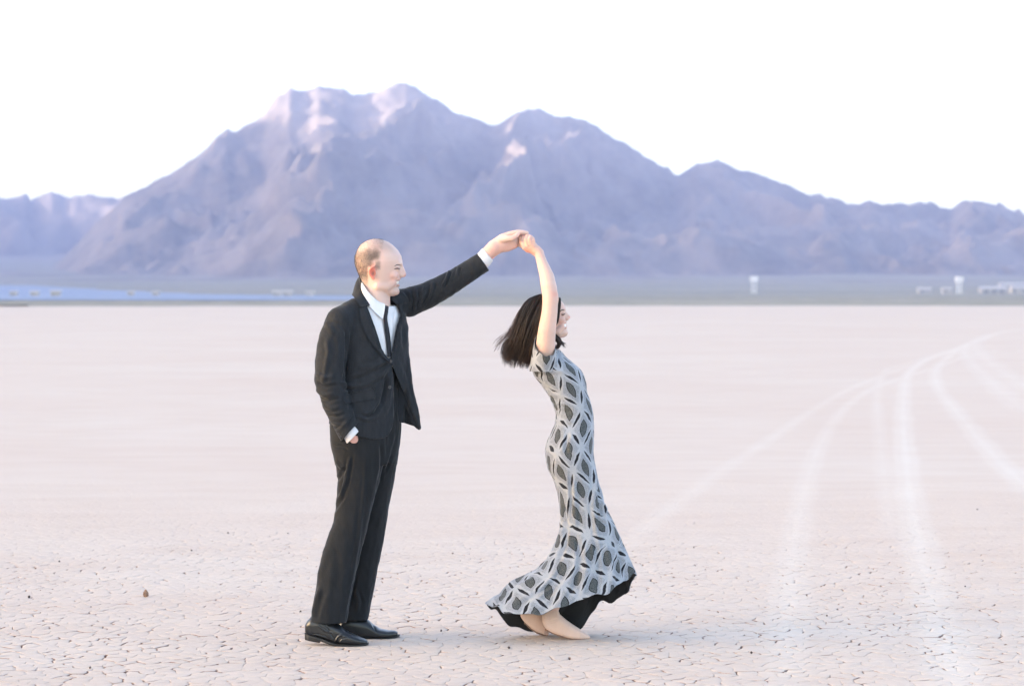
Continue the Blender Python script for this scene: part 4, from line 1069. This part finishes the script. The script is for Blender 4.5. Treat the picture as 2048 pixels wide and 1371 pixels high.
shoe([(609.5,1249,1264,-52,10),(613,1242,1268,-53,15),(621,1233,1270,-54,18),(635,1231,1273,-56,19),(650,1235,1277,-57,19.5),(662,1240,1282,-59,19),(676,1248,1286,-60,20),(690,1260,1287,-62,21),(705,1268,1288,-63,21),(718,1274,1288,-64,19),(728,1278,1288,-64.5,15),(734,1281,1287.5,-65,9)],
     [(609,1264,1269,-52,13),(625,1269,1275,-54,18.5),(645,1275,1283,-57,18),(660,1281,1288.5,-59,20),(676,1286,1290,-60,22),(705,1287,1290.5,-63,23),(722,1286.5,1290.5,-64,20),(732,1286,1290,-65,15),(737,1285.5,1289,-65,8)],
     [(609.5,1264,1279,-52,14),(618,1267,1281,-53,18),(640,1274,1285,-56,17.5)],
     seams=[([(655,1238),(667,1258),(676,1274)], 1.6, -1.2), ([(672,1276),(682,1262),(692,1258)], 2.0, 1.2), ([(676,1278),(688,1266),(700,1264)], 1.4, -1.2), ([(622,1262),(636,1257),(656,1262),(668,1272)], 1.3, -1.1), ([(640,1240),(655,1252),(672,1256)], 2, 1.0)],
     mat=M_LEATHER, smat=M_SOLE, parent=man)
shoe([(672,1248,1268,34,12),(684,1236,1272,34,17),(700,1230,1274,35,18),(718,1233,1275,36,19),(735,1239,1275,37,19),(747,1250,1275,38,20),(760,1258,1275,39,21),(775,1261,1274,40,20),(788,1261,1273,41,15),(795,1264,1271.5,41,9)],
     [(672,1268,1274,34,14),(700,1272,1277,35,18),(738,1274,1278.5,37,20),(760,1274,1278,39,23),(778,1272.5,1276.5,40,21),(790,1271.5,1275.5,41,16),(799,1269,1273,41,8)],
     [(672,1268,1278,34,15),(700,1272,1279,35,17.5)],
     seams=[([(735,1240),(745,1256),(752,1270)], 1.6, -1.2), ([(742,1250),(752,1259),(762,1260)], 2, 1.0)], mat=M_LEATHER, smat=M_SOLE, parent=man)
# ------------------------------------------------------------------ the woman: body
WD = 16
WB = SDF()
w_tm, w_back = add_head(WB, (1093.5,632.5), WD, 0.84, math.radians(12), True, 1.9)
WB.chain([(1092,650,WD,19),(1092,676,WD,18.5),(1094,705,WD,22)], 6)                            # neck
WB.chain([(1094,716,-22,14),(1096,712,WD,22),(1098,716,WD+42,14)], 10)
WB.chain([(1108,738,WD,26),(1134,790,WD,25),(1150,835,WD,24),(1142,890,WD,34),(1146,925,WD,32)], 10)
WB.chain([(1138,905,4,28),(1158,1010,2,20),(1128,1150,16,14),(1103,1228,20,11.5)], 8)          # right leg
WB.chain([(1142,905,30,28),(1168,1015,34,20),(1110,1160,44,14),(1066,1224,48,11)], 8)          # left leg
WB.chain([(1092,722,-24,19),(1091,690,-36,19),(1094,660,-42,17.5),(1099,625,-42,15.8),(1101,598,-40,15.2)], 6)   # raised right arm
WB.chain([(1101,598,-40,15.4),(1098,575,-34,15.6),(1094,553,-20,14.2),(1084,525,0,10.6),(1078,506,12,9.2)], 5)
WB.ell((1108,590,-42), (7,7,8), 6)                                                            # elbow
WB.chain([(1098,718,56,16),(1118,760,72,13),(1136,812,74,11.5)], 6); WB.chain([(1136,812,74,11.5),(1150,862,58,8.5)], 4)    # left arm, on the far side
WB.chain([(1150,862,58,8.5),(1154,880,54,9)], 4, flat=(1,0.7,1))
for k, (x, v, dd) in enumerate([(1156,902,48),(1159,903,52),(1161,901,56),(1162,896,60)]):
    WB.chain([(1153+2*k,880,50+3*k,3.6),(x,v,dd,2.8)], 1.5)
WB.chain([(1150,872,50,4),(1148,886,44,3.2),(1150,894,41,2.8)], 2)
# right hand hooked over his fingers
WB.chain([(1078,506,12,9.6),(1072,501,14,10)], 4)
WB.chain([(1072,501,14,10.2),(1058,494,16,10.6),(1051,489,18,10)], 5, flat=(1,0.8,1))         # back of the hand
WB.chain([(1066,492,13,8.6),(1060,485,14,8)], 4)
WB.chain([(1049,495,14,5.28),(1045,484,16,4.58),(1048,475,22,4.05),(1053,473,30,3.52)], 0.6)       # index
WB.chain([(1055,491,11,5.10),(1052,480,10,4.58),(1054,472.5,16,4.14),(1058,472,26,3.70)], 0.6)    # middle
WB.chain([(1061,488,9,4.75),(1059,479,8,4.31),(1061,473.5,14,3.87),(1064,475,24,3.43)], 0.6)       # ring
WB.chain([(1067,487,10,4.40),(1066.5,481,9,3.78),(1066,477,14,3.43),(1066.5,478,22,3.08)], 0.6)    # little
WB.chain([(1056,499,18,6.4),(1047,492,26,5.4),(1042,483,31,4.6),(1042,475,33,4.0)], 1.6)       # thumb behind
# feet inside the boots
WB.chain([(1103,1228,20,11.5),(1112,1250,20,9),(1150,1269,20,6)], 4); WB.chain([(1066,1224,48,11),(1070,1246,50,8),(1088,1264,52,4)], 4)
Vw, Qw = surfnet(WB, (1028,-70,462), (1206,98,1284), 1.32)
Tw = w_tm(Vw); red, lip, dark = head_attrs(Tw, True)
hm = (Vw[:,2] < 690) & (Vw[:,1] > -20) & (Vw[:,0] > 1040)
redw = np.where(hm, red, 0)+0.32*np.exp(-(((Vw[:,0]-1109)/8)**2+((Vw[:,2]-588)/8)**2))*(Vw[:,1] < -30)
hz = (Vw[:,2] < 515); redw = np.where(hz, 0.10+0.42*np.exp(-(((Vw[:,0]-1058)/13)**2+((Vw[:,2]-502)/7)**2)), redw)
woman = obj_np('person', to_world(Vw), Qw, M_SKIN_W, label='laughing woman in a grey patterned long dress, arm raised, dark hair blown back', cat='person',
               attrs={'red': np.clip(redw,0,1), 'lip': lip*hm, 'dark': dark*hm*0.8, 'stub': np.zeros(len(Vw))})
face_bits(w_back, woman, Vw[hm], True)

# ------------------------------------------------------------------ the dress
def mat_dress():
    b = NB('jacquard_knit'); uv = b.n('UVMap', uv_map='UVMap').outputs[0]
    s = b.n('SeparateXYZ', {0: uv}); p = b.pos()
    wob = b.noise(p, 30.0, 2, 0.5)
    a0 = b.math('ADD', s.outputs[0], b.math('MULTIPLY', b.math('SUBTRACT', wob, 0.5), 0.13)); b0 = b.math('ADD', s.outputs[1], b.math('MULTIPLY', b.math('SUBTRACT', b.noise(p, 27.0, 2, 0.5), 0.5), 0.13))
    fa = b.math('FRACT', a0); fb = b.math('FRACT', b0)
    def lens(al, ac, L, W):   # 1 inside
        q = b.math('DIVIDE', al, L); edge = b.math('MULTIPLY', b.math('SUBTRACT', 1.0, b.math('MULTIPLY', q, q)), W)
        return b.math('SUBTRACT', edge, b.math('ABSOLUTE', ac))
    ca = b.math('SUBTRACT', fa, 0.5); cb = b.math('SUBTRACT', fb, 0.5)
    along = b.math('MULTIPLY', b.math('ADD', ca, cb), 0.5); across = b.math('MULTIPLY', b.math('SUBTRACT', ca, cb), 0.5)
    big = lens(along, across, 0.235, 0.148)
    wrapb = b.math('SUBTRACT', b.math('FRACT', b.math('ADD', b0, 0.5)), 0.5); wrapa = b.math('SUBTRACT', b.math('FRACT', b.math('ADD', a0, 0.5)), 0.5)
    e1 = lens(ca, wrapb, 0.35, 0.068); e2 = lens(cb, wrapa, 0.35, 0.068)
    # light stitched lines beside the edges
    speck = b.noise(p, 620.0, 2, 0.7); speck2 = b.noise(p, 260.0, 3, 0.7)
    base = b.mix(b.mapr(speck, 0.40, 0.60), (0.145, 0.153, 0.170), (0.385, 0.40, 0.435))
    base = b.mix(b.mapr(speck2, 0.45, 0.75, 0, 0.5), base, (0.13, 0.138, 0.155))
    band = b.math('MINIMUM', b.math('ABSOLUTE', wrapa), b.math('ABSOLUTE', wrapb))
    base = b.mix(b.mapr(band, 0.10, 0.16, 0.55, 0.0), base, (0.41, 0.425, 0.46))
    grey = b.mix(b.mapr(b.noise(p, 520.0, 2, 0.8), 0.42, 0.62), (0.022, 0.024, 0.025), (0.13, 0.14, 0.14))
    c = b.mix(b.mapr(big, 0.0, 0.008), base, (0.008, 0.008, 0.010))
    c = b.mix(b.mapr(big, 0.026, 0.034), c, grey)
    c = b.mix(b.mapr(b.math('MAXIMUM', e1, e2), 0.0, 0.012), c, (0.008, 0.008, 0.012))
    # the reverse of the cloth is black
    bf = b.n('NewGeometry').outputs['Backfacing']
    c = b.mix(b.attr('reverse'), c, (0.016, 0.016, 0.016))
    b.bsdf(Base_Color=c, Roughness=0.8, Sheen_Weight=0.15); b.b.inputs['Specular IOR Level'].default_value = 0.25
    b.bump(b.math('ADD', speck, b.math('MULTIPLY', b.mapr(b.math('MAXIMUM', big, b.math('MAXIMUM', e1, e2)), -0.02, 0.02), -1.2)), 0.35, 0.002)
    return b.m
M_DRESS = mat_dress()
NT = 160
def pattern_uv(u, v):
    """u: arc length round the body from the side facing us, v: height, both in local units -> lattice coordinates"""
    f = 0.72*sstep(990, 1120, v); g_ = 1+0.16*sstep(1000, 1150, v)
    a1 = np.radians(44-40*f); a2 = np.radians(115-23*f); l1 = (44+2*f)*g_; l2 = (54-7*f)*g_
    e1 = np.stack([np.cos(a1)*l1, np.sin(a1)*l1]); e2 = np.stack([np.cos(a2)*l2, np.sin(a2)*l2])
    det = e1[0]*e2[1]-e1[1]*e2[0]; U = u-10; Vv = v-1055
    return np.stack([(U*e2[1]-Vv*e2[0])/det, (e1[0]*Vv-e1[1]*U)/det], -1)
def ring_mesh(name, R, mat, parent, lip=2.0, uvv=None, closed_fold=None):
    """R (rows, NT, 3) outer surface in the local frame -> cloth with thickness and black reverse"""
    r, n = R.shape[:2]
    # normals
    tu = np.roll(R, -1, 1)-np.roll(R, 1, 1); tv = np.gradient(R, axis=0); N = np.cross(tu, tv); N /= np.linalg.norm(N, axis=-1, keepdims=True)+1e-9
    ctr = R.mean(1, keepdims=True)
    if ((R-ctr)*N).sum() < 0: N = -N
    if closed_fold is not None: R = R+N*closed_fold(R, N)[..., None]
    I = R-N*lip
    seg = np.linalg.norm(np.roll(R, -1, 1)-R, axis=-1); s0 = int(n*0.75)     # near side = theta -90 deg
    cum = np.concatenate([np.zeros((r,1)), np.cumsum(seg, 1)], 1)
    u = cum[:, :n+1]-cum[:, s0:s0+1]
    Rw = np.concatenate([R, R[:, :1]], 1); Iw = np.concatenate([I, I[:, :1]], 1); c = n+1
    hv = np.concatenate([np.zeros((1, c)), np.cumsum(np.linalg.norm(np.diff(Rw, axis=0), axis=-1), 0)], 0)
    if uvv is None:
        for _ in range(8): hv = (np.roll(hv[:, :n], 1, 1)+np.roll(hv[:, :n], -1, 1)+2*hv[:, :n])/4; hv = np.concatenate([hv, hv[:, :1]], 1)
        hv = hv+R[0, s0, 2]
    else: hv = uvv(Rw)
    UV = pattern_uv(u, hv).reshape(-1, 2)
    V = np.concatenate([Rw.reshape(-1,3), Iw.reshape(-1,3)]); o = r*c
    q = gridq(r, c); Q = [q, q[:, ::-1]+o]
    ix = (r-1)*c+np.arange(c); Q.append(np.stack([ix[:-1], ix[:-1]+o, ix[1:]+o, ix[1:]], 1))
    ix = np.arange(c)[::-1]; Q.append(np.stack([ix[:-1], ix[:-1]+o, ix[1:]+o, ix[1:]], 1))
    Q = np.concatenate(Q)
    W = to_world(V); a, b_, cc, d = (W[q[:, i]] for i in range(4)); nn = np.cross(cc-a, d-b_); nw = to_world(V+np.concatenate([np.concatenate([N, N[:, :1]],1).reshape(-1,3)]*2))-W
    if (nn*nw[q[:,0]]).sum() < 0: Q = Q[:, ::-1]
    rev = np.concatenate([np.zeros(o), np.ones(o)])
    return obj_np(name, W, Q, mat, parent, uv=np.concatenate([UV, UV]), attrs={'reverse': rev}), R
TH_ = np.arange(NT)/NT*2*np.pi           # 0 = right, 90 = far, 180 = left, 270 = near
DR = [ # v, xl, xr, d, rd
 (699,1072,1119,WD,22),(704,1066,1123,WD,34),(711,1062,1130,WD,46),(719,1061,1138,WD,54),(728,1061,1149,WD,56),(739,1063,1162,WD,56),(752,1068,1169,WD,54),(767,1080,1173.5,WD,51),(784,1093,1175,WD,47),
 (800,1102,1180,WD,44),(811,1106.5,1184,WD,42.5),(829,1112.5,1187.5,WD,41),(851,1109,1188.5,WD,45),(866,1102,1188.5,WD,50),(883,1093.5,1188.5,WD,55),(903,1090.5,1187.5,WD,58),(923,1092,1190,WD,57),(940,1096,1193.5,WD,54),
 (953,1103.5,1196,WD,52),(967,1109,1199.5,WD,50),(987,1115,1205,WD,48),(1015,1119.5,1212.5,WD,45),(1038,1121,1225,WD+2,44),(1059,1119.5,1234,WD+4,46)]
DA = np.array(DR, float)
vs = np.concatenate([np.arange(699, 1059, 3.0)])
rows = []
for v in vs:
    xl, xr, dc, rd = (np.interp(v, DA[:,0], DA[:,i]) for i in (1,2,3,4)); cx = (xl+xr)/2; rx = (xr-xl)/2
    x = cx+rx*np.sign(np.cos(TH_))*np.abs(np.cos(TH_))**0.92; d = dc+rd*np.sign(np.sin(TH_))*np.abs(np.sin(TH_))**0.92
    rows.append(np.stack([x, d, np.full(NT, v)], 1))
# the hem, read round from the right tip: far side, then left tip, then near side
far = [(1275,1147,6),(1262,1170,34),(1256,1182,46),(1244,1196,54),(1234,1200,60),(1222,1206,58),(1208,1200,66),(1198,1204,74),(1190,1222,78),(1174,1242,82),(1156,1257,86),(1122,1260,88),(1080,1261,86),(1046,1259,80),(1024,1254,66),(1008,1240,48),(992,1222,30),(970,1209,14)]
near = [(970,1209,14),(982,1211,-8),(994,1216,-26),(1008,1223,-42),(1033,1229.5,-56),(1060,1229,-62),(1085,1226,-64),(1117,1217,-64),(1150,1203,-62),(1170,1197,-60),(1192,1192,-56),(1208,1187,-48),(1222,1181,-42),(1236,1172,-30),(1246,1164,-20),(1251,1160,-10),(1275,1147,6)]
def seq(pts, n): return smooth_line([LP(*p) for p in pts], n)
half = NT//2
# even spacing in angle of an ellipse so that rings and hem correspond
def warp(n):  t = np.linspace(0, np.pi, n+1); return (1-np.cos(t))/2*0.55+t/np.pi*0.45
def along(pts, f):
    P = seq(pts, 200); return np.stack([np.interp(f, np.linspace(0,1,200), P[:,i]) for i in range(3)], 1)
hem = np.concatenate([along(far, warp(half))[:-1], along(near, warp(half))[:-1]])
r0 = rows[-1]; r0 = r0.copy(); nh = 64
tprev = rows[-2]
wl_t = [0,.14,.27,.42,.55,.63,.70,.79,.87,.91,1]; wl_w = [0,.04,.10,.19,.33,.50,.65,.75,.81,.89,1]
lw = np.clip(0.5-0.5*np.cos(TH_), 0, 1)**1.3      # 1 on the left
for k in range(1, nh+1):
    t = k/nh
    wl = np.interp(t, wl_t, wl_w); wr_ = t**1.03; wx = lw*wl+(1-lw)*wr_
    wd = t**1.15
    x = r0[:,0]+(hem[:,0]-r0[:,0])*wx; v = r0[:,2]+(hem[:,2]-r0[:,2])*t
    d = r0[:,1]+(hem[:,1]-r0[:,1])*wd
    fold = 4.2*t**1.5*np.sin(TH_*9+1.1+2.2*t)+2.4*t**1.3*np.sin(TH_*17+0.4-3*t)
    out = np.stack([np.cos(TH_), np.sin(TH_)], 1)
    nearfar = np.abs(np.sin(TH_))
    d = d+fold*np.sin(TH_)*0.9*nearfar; x = x+fold*np.cos(TH_)*0.3*(1-t*0.4)
    v = v+(t**4)*(2.6*np.sin(TH_*13+0.7)+1.6*np.sin(TH_*21+2.0))
    rows.append(np.stack([x, d, v], 1))
R = np.array(rows)
# smooth the join
for _ in range(6): R[len(vs)-8:len(vs)+10] = (R[len(vs)-9:len(vs)+9]+2*R[len(vs)-8:len(vs)+10]+R[len(vs)-7:len(vs)+11])/4
DS = [([(1187,930),(1190,970),(1186,1010),(1192,1060),(1200,1100)], 5, 2.6), ([(1196,960),(1200,1000),(1206,1040)], 4, -3.0), ([(1200,1000),(1212,1020),(1206,1034)], 3.5, 2.6), ([(1194,1030),(1204,1044),(1216,1046)], 3, -2.2),
 ([(1140,940),(1142,990),(1140,1030)], 4, -2.4), ([(1148,950),(1150,1000),(1150,1060)], 6, 2.0), ([(1126,1000),(1134,1050),(1130,1090),(1112,1130)], 5, -2.8), ([(1122,1040),(1128,1080),(1110,1115)], 4, 2.2),
 ([(1150,1060),(1160,1110),(1150,1160),(1120,1210)], 6, -3.0), ([(1170,1080),(1172,1130),(1162,1190)], 6, 2.8), ([(1190,1080),(1196,1130),(1194,1185)], 5, -2.6), ([(1210,1080),(1222,1130),(1226,1175)], 6, 2.4), ([(1224,1070),(1242,1120),(1250,1155)], 5, -2.0),
 ([(1120,1100),(1090,1140),(1040,1170),(1005,1200)], 7, 3.0), ([(1130,1120),(1100,1165),(1060,1190),(1020,1215)], 5, -3.2), ([(1140,1140),(1110,1185),(1070,1215)], 6, 2.6), ([(1075,1150),(1040,1160),(1010,1185)], 4, -1.8), ([(1000,1196),(990,1206),(976,1210)], 4, -2.2),
 ([(1136,862),(1130,890),(1134,905)], 5, -2.6), ([(1070,740),(1090,752),(1110,748)], 5, -1.8), ([(1100,728),(1112,740),(1128,742)], 4, 1.6), ([(1085,770),(1104,784),(1122,782)], 4, -1.8), ([(1098,795),(1115,806),(1136,806)], 4, 1.8), ([(1108,815),(1124,822),(1146,820)], 4, -1.6), ([(1112,838),(1130,844),(1150,838)], 4, 1.6), ([(1118,728),(1116,700)], 4, -1.5)]
def dress_fold(R, N):
    P = R.reshape(-1, 3); M = N.reshape(-1, 3); Q = strokes(P, M, [(p_, w_, a_*1.55) for p_, w_, a_ in DS]); q = ((Q-P)*M).sum(1)
    q = q+0.7*fbm2(P[:,0]/16, P[:,2]/22+P[:,1]/30, 3, 51)
    return q.reshape(R.shape[:2])
dress, Rd = ring_mesh('dress', R, M_DRESS, woman, 2.0, None, dress_fold)
# short sleeve round the raised arm
rows = []
for t in np.linspace(0, 1, 22):
    c = np.array(LP(1088+2*t, 742-56*t, -14-26*t)); rx = 30-8.5*t; rd = 30-9.0*t
    x = c[0]+rx*np.cos(TH_); d = c[1]+rd*np.sin(TH_)
    v = c[2]+t*(21*np.clip(-np.sin(TH_), -1, 1)+4-6*np.cos(TH_-np.pi))*1.0+1.2*t*np.sin(TH_*7)
    rows.append(np.stack([x, d, v], 1))
sl = np.array(rows)[::-1]
sleeve, _ = ring_mesh('sleeve', sl[::-1], M_DRESS, dress, 1.6, lambda Rw: Rw[..., 2]+17)

# ------------------------------------------------------------------ nude ankle boots
M_BOOT = mat_cloth('nude_suede', (0.62, 0.43, 0.34), (0.68, 0.49, 0.39), 800, 0.7, 0.2, False)
M_BSOLE = simple_mat('tan_sole', (0.22, 0.13, 0.09), 0.6)
bs = [([(1087,1240),(1100,1243),(1119,1237)], 1.6, -1.0), ([(1089,1247),(1104,1249),(1122,1243)], 1.6, 0.8)]
shoe([(1084,1226,1243,20,8),(1087,1221,1250,20,12),(1092,1216,1258,20,14),(1103,1212,1264,20,15),(1115,1216,1269,20,15.5),(1120,1229,1270,20,16),(1134,1241,1274.5,20,16.5),(1146,1249.5,1277,20,16),(1160,1258.5,1277.5,20,14),(1172,1267,1277.5,20,9),(1181,1272.5,1277,20,3.5)],
     [(1090,1257,1260.5,20,8),(1103,1263,1266.5,20,10),(1127,1271.5,1275.5,20,12),(1146,1276,1279,20,14),(1165,1276.5,1279,20,11),(1180,1275.5,1278.5,20,4)], None, 'boot', None, bs, M_BOOT, M_BSOLE, woman)
shoe([(1041,1214,1232,48,9),(1045,1208,1239,48,12),(1052,1205,1247,49,13.5),(1062,1205,1256,50,14),(1074,1208,1264,51,14.5),(1084,1222,1267.5,52,14),(1089,1242,1269,52,13),(1094,1254,1270.5,53,9),(1098,1264,1270.5,53,4)],
     [(1048,1243,1246.5,48,7),(1060,1254,1257.5,50,9),(1074,1263.5,1267,51,11),(1086,1268,1271,52,11),(1097,1269,1272,53,5)], None, 'boot', None, [], M_BOOT, M_BSOLE, woman)

# ------------------------------------------------------------------ her hair
def mat_hair():
    b = NB('dark_brown_hair'); p = b.pos()
    h = b.attr('tip')
    n = b.noise(b.mapping(p, (60, 60, 60)), 1.0, 3, 0.6)
    c = b.mix(b.mapr(n, 0.3, 0.7), (0.010, 0.007, 0.006), (0.028, 0.018, 0.013))
    c = b.mix(h, c, (0.085, 0.042, 0.024))  # browner ends; the backlit glints are painted into this colour
    b.bsdf(Base_Color=c, Roughness=0.48); b.b.inputs['Specular IOR Level'].default_value = 0.32
    return b.m
M_HAIR = mat_hair()
HS = SDF()
HS.ell((1087,629,WD), (41,37.5,36), 8); HS.ell((1064,652,WD), (28,31,34), 12); HS.ell((1046,684,WD), (24,27,28), 14, rot=0.3); HS.ell((1037,706,WD), (22,22,16), 12)
HS.add(lambda P: -(((P[:,0]-1118)*0.93+(P[:,2]-612)*-0.37)+2.0)*-1 if False else ((1112+0.10*(P[:,2]-600))-P[:,0]), (1090,-40,560), (1160,80,720), 1.0, 's')
Vh, Qh = surfnet(HS, (1000,-45,580), (1135,75,740), 2.0); Nh = vnormals(Vh, Qh)
hair = obj_np('hair', to_world(Vh), Qh, M_HAIR, woman, attrs={'tip': 0.10*sstep(660, 720, Vh[:,2])})
GU = [ # guide locks (px, py), root to tip, back to front
 [(1078,592),(1056,601),(1041,622),(1032,648),(1021,672),(1006,688),(1002,708)],
 [(1084,591),(1062,605),(1048,630),(1038,658),(1028,684),(1014,704),(1012,724)],
 [(1090,591),(1072,610),(1058,638),(1048,668),(1038,696),(1028,716),(1026,730)],
 [(1097,592),(1082,614),(1069,645),(1059,676),(1050,704),(1043,720),(1040,731)],
 [(1104,594),(1092,618),(1079,648),(1070,680),(1062,706),(1056,722),(1055,732)],
 [(1112,597),(1103,620),(1093,648),(1083,676),(1074,698),(1066,712),(1062,726)],
 [(1118,600),(1113,618),(1107,642),(1099,664),(1090,684),(1082,700),(1076,712)]]
GU = [smooth_line(g, 16) for g in GU]
GU = [g-np.stack([np.zeros(16), 3.4*(1-sstep(0.0, 0.35, np.linspace(0,1,16)))], 1) for g in GU]
thick = np.interp(np.linspace(0,1,16), [0,.2,.45,.7,1], [27,38,39,33,22])
rng = np.random.RandomState(12); lines = []; tips = []
t = np.linspace(0, 1, 16)
for L in range(120):
    wl = (L+rng.rand())/120*(len(GU)-1) if L < 100 else rng.rand()*(len(GU)-1)
    wl = (wl*37.0) % (len(GU)-1)
    pl = rng.uniform(-1, 1); pl = np.sign(pl)*abs(pl)**0.45
    amp = rng.uniform(2.5, 7.5); fr = rng.uniform(5.5, 9.0); p0 = rng.uniform(0, 6.3); lift = rng.uniform(0.90, 1.07); drop = rng.uniform(-4, 6); warm = rng.rand()**2
    for k in range(26):
        w_ = np.clip(wl+rng.randn()*0.26, 0, len(GU)-1.001); i = int(w_); f = w_-i
        g = GU[i]*(1-f)+GU[i+1]*f; gl = GU[min(int(wl), len(GU)-2)]; fl_ = wl-min(int(wl), len(GU)-2); gl = gl*(1-fl_)+GU[min(int(wl), len(GU)-2)+1]*fl_
        gather = (0.34*sstep(0.55, 1.0, t))[:, None]; g = g*(1-gather)+gl*gather
        ph = np.clip(pl+rng.randn()*0.14, -1.06, 1.06)
        wav = amp*np.sin(t*fr+p0)*sstep(0.12, 0.75, t)
        x = g[:,0]-0.75*wav+rng.randn()*1.0*t; v = g[:,1]+0.65*wav+drop*t**2+rng.randn()*1.3*t
        edge = np.sqrt(np.clip(1-0.35*(abs(w_/(len(GU)-1)-0.5)*2)**3, 0.2, 1))
        d = WD+ph*thick*edge*lift+2.0*np.cos(t*fr+p0)*t
        n = rng.randint(13, 17)
        P = np.stack([x, d, v], 1)[:n]
        R_ = np.interp(np.linspace(0,1,n), [0,.15,.6,1], [0.8,1.1,1.0,0.12])*rng.uniform(0.45, 0.95)
        lines.append((P, R_)); tips.append(np.repeat(np.clip(t[:n]-0.30, 0, 1)*(0.25+1.1*warm)*rng.uniform(0.5, 1.2), 4))
for k in range(90):          # loose flyaway hairs behind the head
    g = GU[0]+np.array([-2, 0]); t = np.linspace(0, 1, 16); a = rng.uniform(4, 18); s0 = rng.randint(4, 9)
    bend = np.clip((t-t[s0])/(1-t[s0]), 0, 1)
    P = np.stack([g[:,0]-a*bend**1.3+1.5*np.sin(t*14+k), WD+rng.uniform(-26, 26)*np.ones(16), g[:,1]+rng.uniform(-14, 6)*bend-1.0*np.sin(t*11+k)], 1)[s0-2:rng.randint(11, 16)]
    lines.append((P, np.full(len(P), 0.15))); tips.append(np.full(len(P)*4, 0.8))
# a lock curling forward under the jaw
for k in range(120):
    o = rng.randn(3)*np.array([1.8, 3.0, 1.8]); q = smooth_line([(1104,668),(1110,674),(1117,680),(1119,687),(1115,693),(1110,696)], 12)
    if k > 96: q = smooth_line([(1108,674),(1116,680),(1122,685),(1126+rng.uniform(0,5),690+rng.uniform(-5,6))], 12)
    P = np.stack([q[:,0]+o[0], np.full(12, -12+o[1]), q[:,1]+o[2]], 1); lines.append((P, np.interp(np.linspace(0,1,12), [0,.3,1], [0.8,0.9,0.15]))); tips.append(np.repeat(np.linspace(0,0.5,12), 4))
# hair framing the cheek in front of the arm
for k in range(160):
    o = rng.randn(3); q = smooth_line([(1117,597),(1117.5,608),(1115.5,624),(1113.5,640),(1108,655)], 12)
    P = np.stack([q[:,0]+o[0]*1.3-1.0, WD-27+o[1]*2+np.array([0.0]*12)-3*np.sin(np.linspace(0,1,12)*3), q[:,1]+o[2]], 1); lines.append((P, np.interp(np.linspace(0,1,12), [0,.2,.8,1], [0.7,1.0,0.9,0.2]))); tips.append(np.zeros(48))
tubes('strand', lines, M_HAIR, hair, 4, attrs={'tip': np.concatenate(tips)}, kind='stuff')
